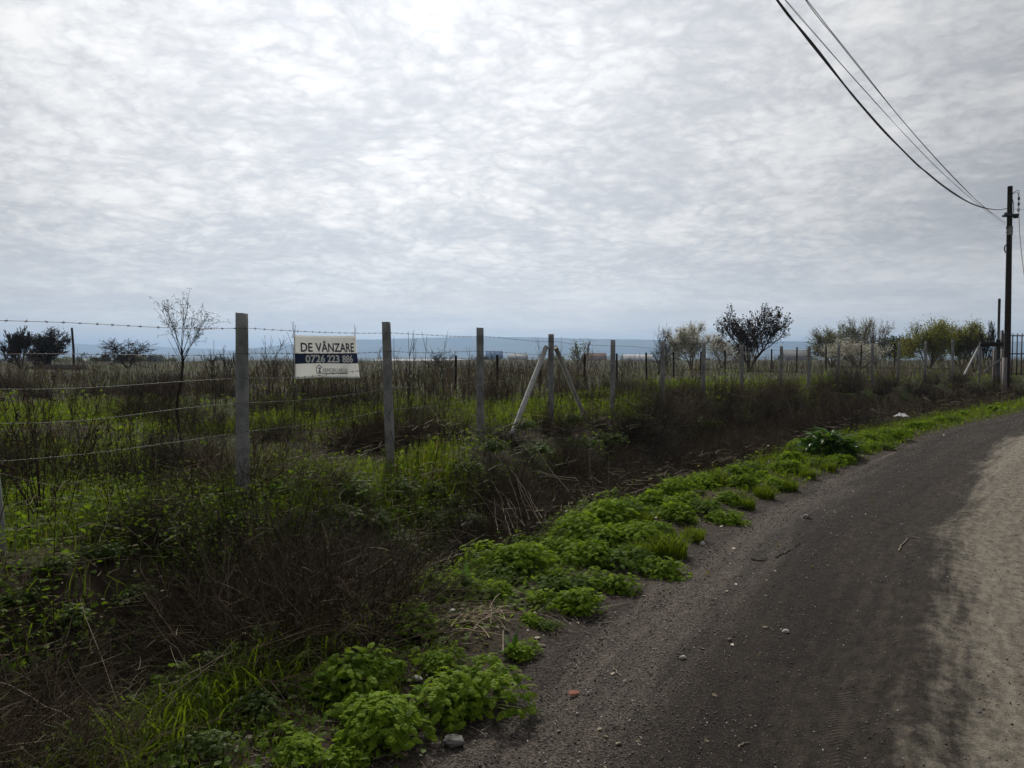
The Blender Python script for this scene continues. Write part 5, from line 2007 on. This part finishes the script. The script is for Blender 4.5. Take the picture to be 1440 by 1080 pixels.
# slender sapling right behind the first span
sp_ = at_y(252, 640, 8.4)
sroot = empty('bare_sapling', (sp_[0], 8.4, gz(sp_[0], 8.4) - .02))
tag(sroot, 'slender bare sapling with a fan of fine twigs left of the first full post', 'sapling')
r = np.random.default_rng(44)
ztop = at_y(255, 420, 8.4)[2] - sroot.location[2]
zf = at_y(252, 490, 8.4)[2] - sroot.location[2]
t = np.linspace(0, 1, 9)
trunk = np.c_[.025 * np.sin(t * 9) + .03 * t, .02 * np.cos(t * 7), zf * t]
g = Geo()
V, Fs, rr = tubes(trunk[None], np.linspace(.020, .012, 9)[None], 7, .2)
g.add(V, Fs, rr)
g.build('trunk', M['bark'], sroot)
g = Geo()
Pt, Rt = [], []
hh = ztop - zf
for i in range(9):
    a = (-.42 + 1.10 * i / 8) + r.normal(0, .05)
    L = hh * (.75 + .3 * r.random())
    q0 = trunk[-1] - np.array((0, 0, .25 * r.random()))
    tt = np.linspace(0, 1, 5)
    dep = r.normal(0, .25)
    b = q0 + np.c_[np.sin(a) * L * tt, dep * L * tt ** 1.3, np.cos(a) * L * tt] + r.normal(0, .008, (5, 3)) * tt[:, None]
    Pt.append(b)
    Rt.append(np.linspace(.0045, .0016, 5))
    for _ in range(12):
        k = .35 + .65 * r.random()
        s0 = np.array([np.interp(k, tt, b[:, c]) for c in range(3)])
        a2 = a + r.normal(0, .6)
        l2 = .06 + .16 * r.random()
        b2 = s0 + np.c_[np.sin(a2) * l2 * tt, r.normal(0, .4) * l2 * tt, np.cos(a2) * l2 * tt] + r.normal(0, .004, (5, 3))
        Pt.append(b2)
        Rt.append(np.linspace(.0017, .0010, 5))
        for kk in (2, 3, 4, 4):
            v = rdir(r, 1)[0] * .035
            Pt.append(b2[kk] + v * tt[:, None])
            Rt.append(np.array([.0008, .0010, .0022, .0026, .0008]))
for i in range(8):
    k = .45 + .5 * r.random()
    s0 = np.array([np.interp(k, t, trunk[:, c]) for c in range(3)])
    a, l2 = r.random() * 6.28, .12 + .2 * r.random()
    tt = np.linspace(0, 1, 5)
    Pt.append(s0 + np.c_[np.cos(a) * l2 * .5 * tt, np.sin(a) * l2 * .5 * tt, l2 * tt])
    Rt.append(np.linspace(.004, .0015, 5))
V, Fs, rr = tubes(np.array(Pt), np.array(Rt), 4, .25, False)
g.add(V, Fs, rr)
g.build('crown', M['bark'], sroot)

tree('bare_shrub', 384, 470, 20, 36, 'thin bare shrub showing above the weeds just left of the banner', 'shrub', 6, levels=4, n0=3, rad=.02, min_r=.004, multi=2)
tree('bare_shrub', 312, 486, 24, 46, 'low bare shrub in the weeds close to the first full post', 'shrub', 7, levels=4, n0=3, rad=.02, min_r=.005, multi=4)
tree('bare_shrub', 620, 490, 34, 40, 'low bare shrub between the second and third full posts', 'shrub', 8, levels=4, n0=3, rad=.02, min_r=.007, multi=4)
tree('young_shrub', 818, 479, 40, 34, 'pale green shrub right of the braced post', 'shrub', 9, 'pale_leaf', .07, 2, levels=4, n0=3, rad=.03, min_r=.009, multi=3)
tree('bare_shrub', 925, 458, 42, 34, 'bare twiggy shrub rising left of the white blossom tree', 'shrub', 10, levels=4, n0=4, rad=.03, min_r=.006, multi=5, spread=.75, up=.1)
tree('blossom_tree', 972, 455, 56, 56, 'cream white blossom tree left of the dark brown leaved tree', 'tree', 11, 'blossom', .085, 4, levels=5, n0=3, rad=.07, multi=4, min_r=.012, spreadz=.16)
tree('blossom_tree', 1015, 470, 60, 52, 'low dull cream blossom tree half behind the brown leaved tree', 'tree', 12, 'blossom', .09, 3, levels=5, n0=3, rad=.06, multi=4, min_r=.012, spreadz=.16)
tree('brown_leaf_tree', 1055, 430, 50, 90, 'dark brown leaved tree, tallest on the horizon right of the fence brace', 'tree', 13, 'brown_leaf', .13, 1, levels=5, n0=3, rad=.07, multi=5, min_r=.013, spreadz=.09, spread=.55, up=.22, wob=.20)
tree('young_tree', 1170, 462, 66, 60, 'pale greyish green bush tree, leftmost of the row right of the dark tree', 'tree', 14, 'pale_leaf', .085, 2, levels=5, n0=3, rad=.07, multi=6, min_r=.013, spreadz=.2)
tree('young_tree', 1202, 448, 66, 42, 'taller pale green tree in the middle of the row right of the dark tree', 'tree', 15, 'pale_leaf', .085, 2, levels=5, n0=3, rad=.07, multi=4, min_r=.013, spreadz=.2)
tree('young_tree', 1233, 448, 68, 44, 'pale nearly bare tree on the right end of the middle row', 'tree', 16, 'blossom', .07, 2, levels=5, n0=3, rad=.07, multi=3, min_r=.013, spreadz=.2)
tree('blossom_tree', 1212, 478, 60, 60, 'low pinkish white blossom bush below the middle row of pale trees', 'tree', 21, 'blossom', .08, 3, levels=5, n0=3, rad=.05, multi=5, min_r=.011, spreadz=.14)
tree('yellow_tree', 1308, 452, 58, 70, 'bigger yellow green tree, left of two near the right edge', 'tree', 17, 'yellow_leaf', .10, 4, levels=5, n0=3, rad=.07, multi=6, min_r=.011, spreadz=.20, spread=.7)
tree('yellow_tree', 1352, 454, 60, 56, 'smaller yellow green tree, right of two near the right edge', 'tree', 18, 'yellow_leaf', .10, 4, levels=5, n0=3, rad=.07, multi=6, min_r=.011, spreadz=.20, spread=.7)
tree('bare_shrub', 1392, 452, 44, 44, 'bare grey shrub close to the left of the grey steel post', 'shrub', 19, levels=5, n0=3, rad=.03, min_r=.008, multi=4, spread=.45)
tree('bare_shrub', 1372, 470, 46, 26, 'small bare shrub between the yellow green trees and the steel post', 'shrub', 23, levels=4, n0=3, rad=.03, min_r=.008, multi=4, spread=.45)
tree('dark_tree', 1262, 478, 120, 60, 'dark distant tree low between the pale and the yellow green trees', 'tree', 20, 'dark_crown', .3, 6, levels=4, n0=4, rad=.10, multi=5, min_r=.03, spreadz=.4)

# young shoots standing taller than the weeds
sh = []
for i, (a, top, Y_) in enumerate(((413, 452, 12), (499, 456, 13), (575, 466, 12), (582, 470, 14), (600, 472, 13), (553, 474, 14), (625, 480, 16), (660, 488, 18), (757, 474, 22), (790, 472, 24), (985, 478, 30), (300, 478, 14))):
    p = at_y(a, top, Y_)
    zb = gz(p[0], p[1]) - .02
    r = np.random.default_rng(300 + i)
    tt = np.linspace(0, 1, 8)
    h_ = p[2] - zb
    main = np.c_[.05 * (1 - tt) * r.normal() + .012 * np.sin(tt * 9 + i), .02 * np.sin(tt * 5 + i), h_ * tt]
    g = Geo()
    V, Fs, rr = tubes(main[None], np.linspace(.007, .0025, 8)[None] * (.8 + Y_ / 40), 5, .2)
    g.add(V, Fs, rr)
    t5 = np.linspace(0, 1, 5)
    for _ in range(5):
        k = .4 + .5 * r.random()
        s0 = np.array([np.interp(k, tt, main[:, c]) for c in range(3)])
        aa, l2 = r.random() * 6.28, .12 + .3 * r.random()
        V, Fs, rr = tubes((s0 + np.c_[np.cos(aa) * l2 * .35 * t5, np.sin(aa) * l2 * .35 * t5, l2 * t5])[None], np.linspace(.004, .002, 5)[None], 4, .2)
        g.add(V, Fs, rr)
    o = g.build('bare_shoot', M['bark'])
    o.location = (p[0], p[1], zb)
    tag(o, 'thin bare shoot standing above the brown weeds of the field', 'shoot', 'bare shoots above the weeds')

# distant trees along the valley
dr = np.random.default_rng(50)
dprot = []
for s in range(4):
    P_, R_, tips = grow(np.random.default_rng(400 + s), 6.0, levels=4, n0=4, rad=.12, multi=4, spread=.7)
    g = Geo()
    V, Fs, rr = tubes(P_, np.maximum(R_, .05), 3, dr.random(len(P_)), False)
    g.add(V, Fs, rr)
    root = empty('distant_tree')
    g.build('trunk', M['bark'], root)
    tp = np.repeat(np.array([q_[0] for q_ in tips]), 3, 0)
    n = len(tp)
    TVq, TFq = leaf_template('quad')
    g = Geo()
    V, Fs, rr = stamp(TVq, TFq, tp + dr.normal(0, .3, (n, 3)), scaled(basis(rdir(dr, n), rdir(dr, n)), .45 * (.5 + dr.random(n))), dr.random(n))
    g.add(V, Fs, rr)
    g.build('crown', M['dark_crown' if s % 2 else 'pale_leaf'], root)
    dprot.append(root)
places = []
for i in range(46):
    a = dr.random() * 1500 - 30
    Y_ = 190 + 260 * dr.random()
    p = at_y(a, 500, Y_)
    zb = gz(p[0], p[1])
    top = 505 - 10 * dr.random()
    hgt = at_y(a, top, Y_)[2] - zb
    places.append((p[0], p[1], zb, dr.random() * 6.28, hgt / 6.4, None))
put_copies(dprot, places, 'distant trees along the valley', 'small hazy tree on the far horizon beyond the brown field', 'tree')

# ------------------------------------------------------------------ far buildings and poles
def shed(pxx, wpx, top, Y_, hgt, roof, label, eave=.55, name='shed', wall='wall_pale', dep=14):
    p = at_y(pxx, top, Y_)
    zb = gz(p[0], p[1])
    wd = wpx / F * Y_
    hh = p[2] - zb
    root = empty(name, (p[0], p[1], zb))
    tag(root, label, 'building')
    wl = hh * eave
    g = Geo()
    box(g, (0, 0, wl / 2), (wd, dep, wl))
    g.build('wall', M[wall], root)
    g = Geo()
    o_ = .5
    V = np.array([(-wd / 2 - o_, -dep / 2 - o_, wl), (wd / 2 + o_, -dep / 2 - o_, wl), (wd / 2 + o_, 0, hh), (-wd / 2 - o_, 0, hh), (-wd / 2 - o_, dep / 2 + o_, wl), (wd / 2 + o_, dep / 2 + o_, wl)])
    V = np.r_[V, V + np.array((0, 0, .25))]
    f4 = [(6, 7, 8, 9), (9, 8, 11, 10), (0, 3, 2, 1), (3, 4, 5, 2), (0, 1, 7, 6), (4, 10, 11, 5), (0, 6, 9, 3), (3, 9, 10, 4), (1, 2, 8, 7), (2, 5, 11, 8)]
    g.add(V, np.array(f4))
    g.add(np.array([(-wd / 2, -dep / 2, wl), (-wd / 2, dep / 2, wl), (-wd / 2, 0, hh), (wd / 2, -dep / 2, wl), (wd / 2, dep / 2, wl), (wd / 2, 0, hh)]), np.array([(0, 2, 1), (3, 4, 5)]))
    g.build('roof', M[roof], root)
    for k_ in range(max(1, int(wd / 14))):
        g = Geo()
        xx = -wd / 2 + (k_ + .5) * wd / max(1, int(wd / 14))
        box(g, (xx, -dep / 2 - .06, wl * .32), (min(3.5, wd * .3), .1, wl * .62))
        g.build('door', M['door_dark'], root)
    return root


shed(136, 60, 505.5, 420, 6, 'roof_white', 'long low shed with white roof on the left horizon beyond the wooden pole', .75)
shed(590, 120, 505.5, 430, 6, 'roof_white', 'long white roofed shed glimpsed between the second and third full posts', .7)
shed(695, 22, 494, 460, 8, 'roof_blue', 'small building with blue roof on the horizon right of the third full post', .6)
shed(728, 26, 498, 470, 8, 'wall_pale', 'pale flat looking building on the horizon just left of the braced post', .7)
shed(836, 30, 497, 450, 8, 'roof_red', 'small red roofed house on the horizon right of the pale green shrub', .55)
shed(896, 40, 499, 480, 8, 'roof_white', 'pale building with white roof on the horizon near the bare twiggy shrub', .65)
shed(1118, 34, 493, 380, 8, 'wall_grey', 'grey building on the horizon right of the brown leaved tree', .6)
# pale garden wall by the left trees
wl = at_y(92, 514, 56)
root = empty('block_wall', (wl[0], wl[1], gz(wl[0], wl[1])))
tag(root, 'pale grey block wall at the foot of the slim wooden pole', 'wall')
g = Geo()
hw = wl[2] - root.location[2]
for k_ in range(3):
    box(g, ((k_ - 1) * 1.02, 0, hw / 2), (1.0, .2, hw - .02 * k_))
box(g, (0, 0, hw + .03), (3.1, .26, .06))
g.build('wall', M['wall_grey'], root)
pp = at_y(101, 461, 57)
zb = gz(pp[0], pp[1])
g = Geo()
V, Fs, _ = tubes(np.array([[(0, 0, -.2), (0.01, 0, 1.5), (-.08, 0, pp[2] - zb)]]), np.array([[.10, .09, .075]]), 8)
g.add(V, Fs)
o = g.build('wooden_pole', M['pole_wood'])
o.location = (pp[0] + .08, pp[1], zb)
tag(o, 'slim wooden pole on the left horizon beside the dense dark tree', 'pole')
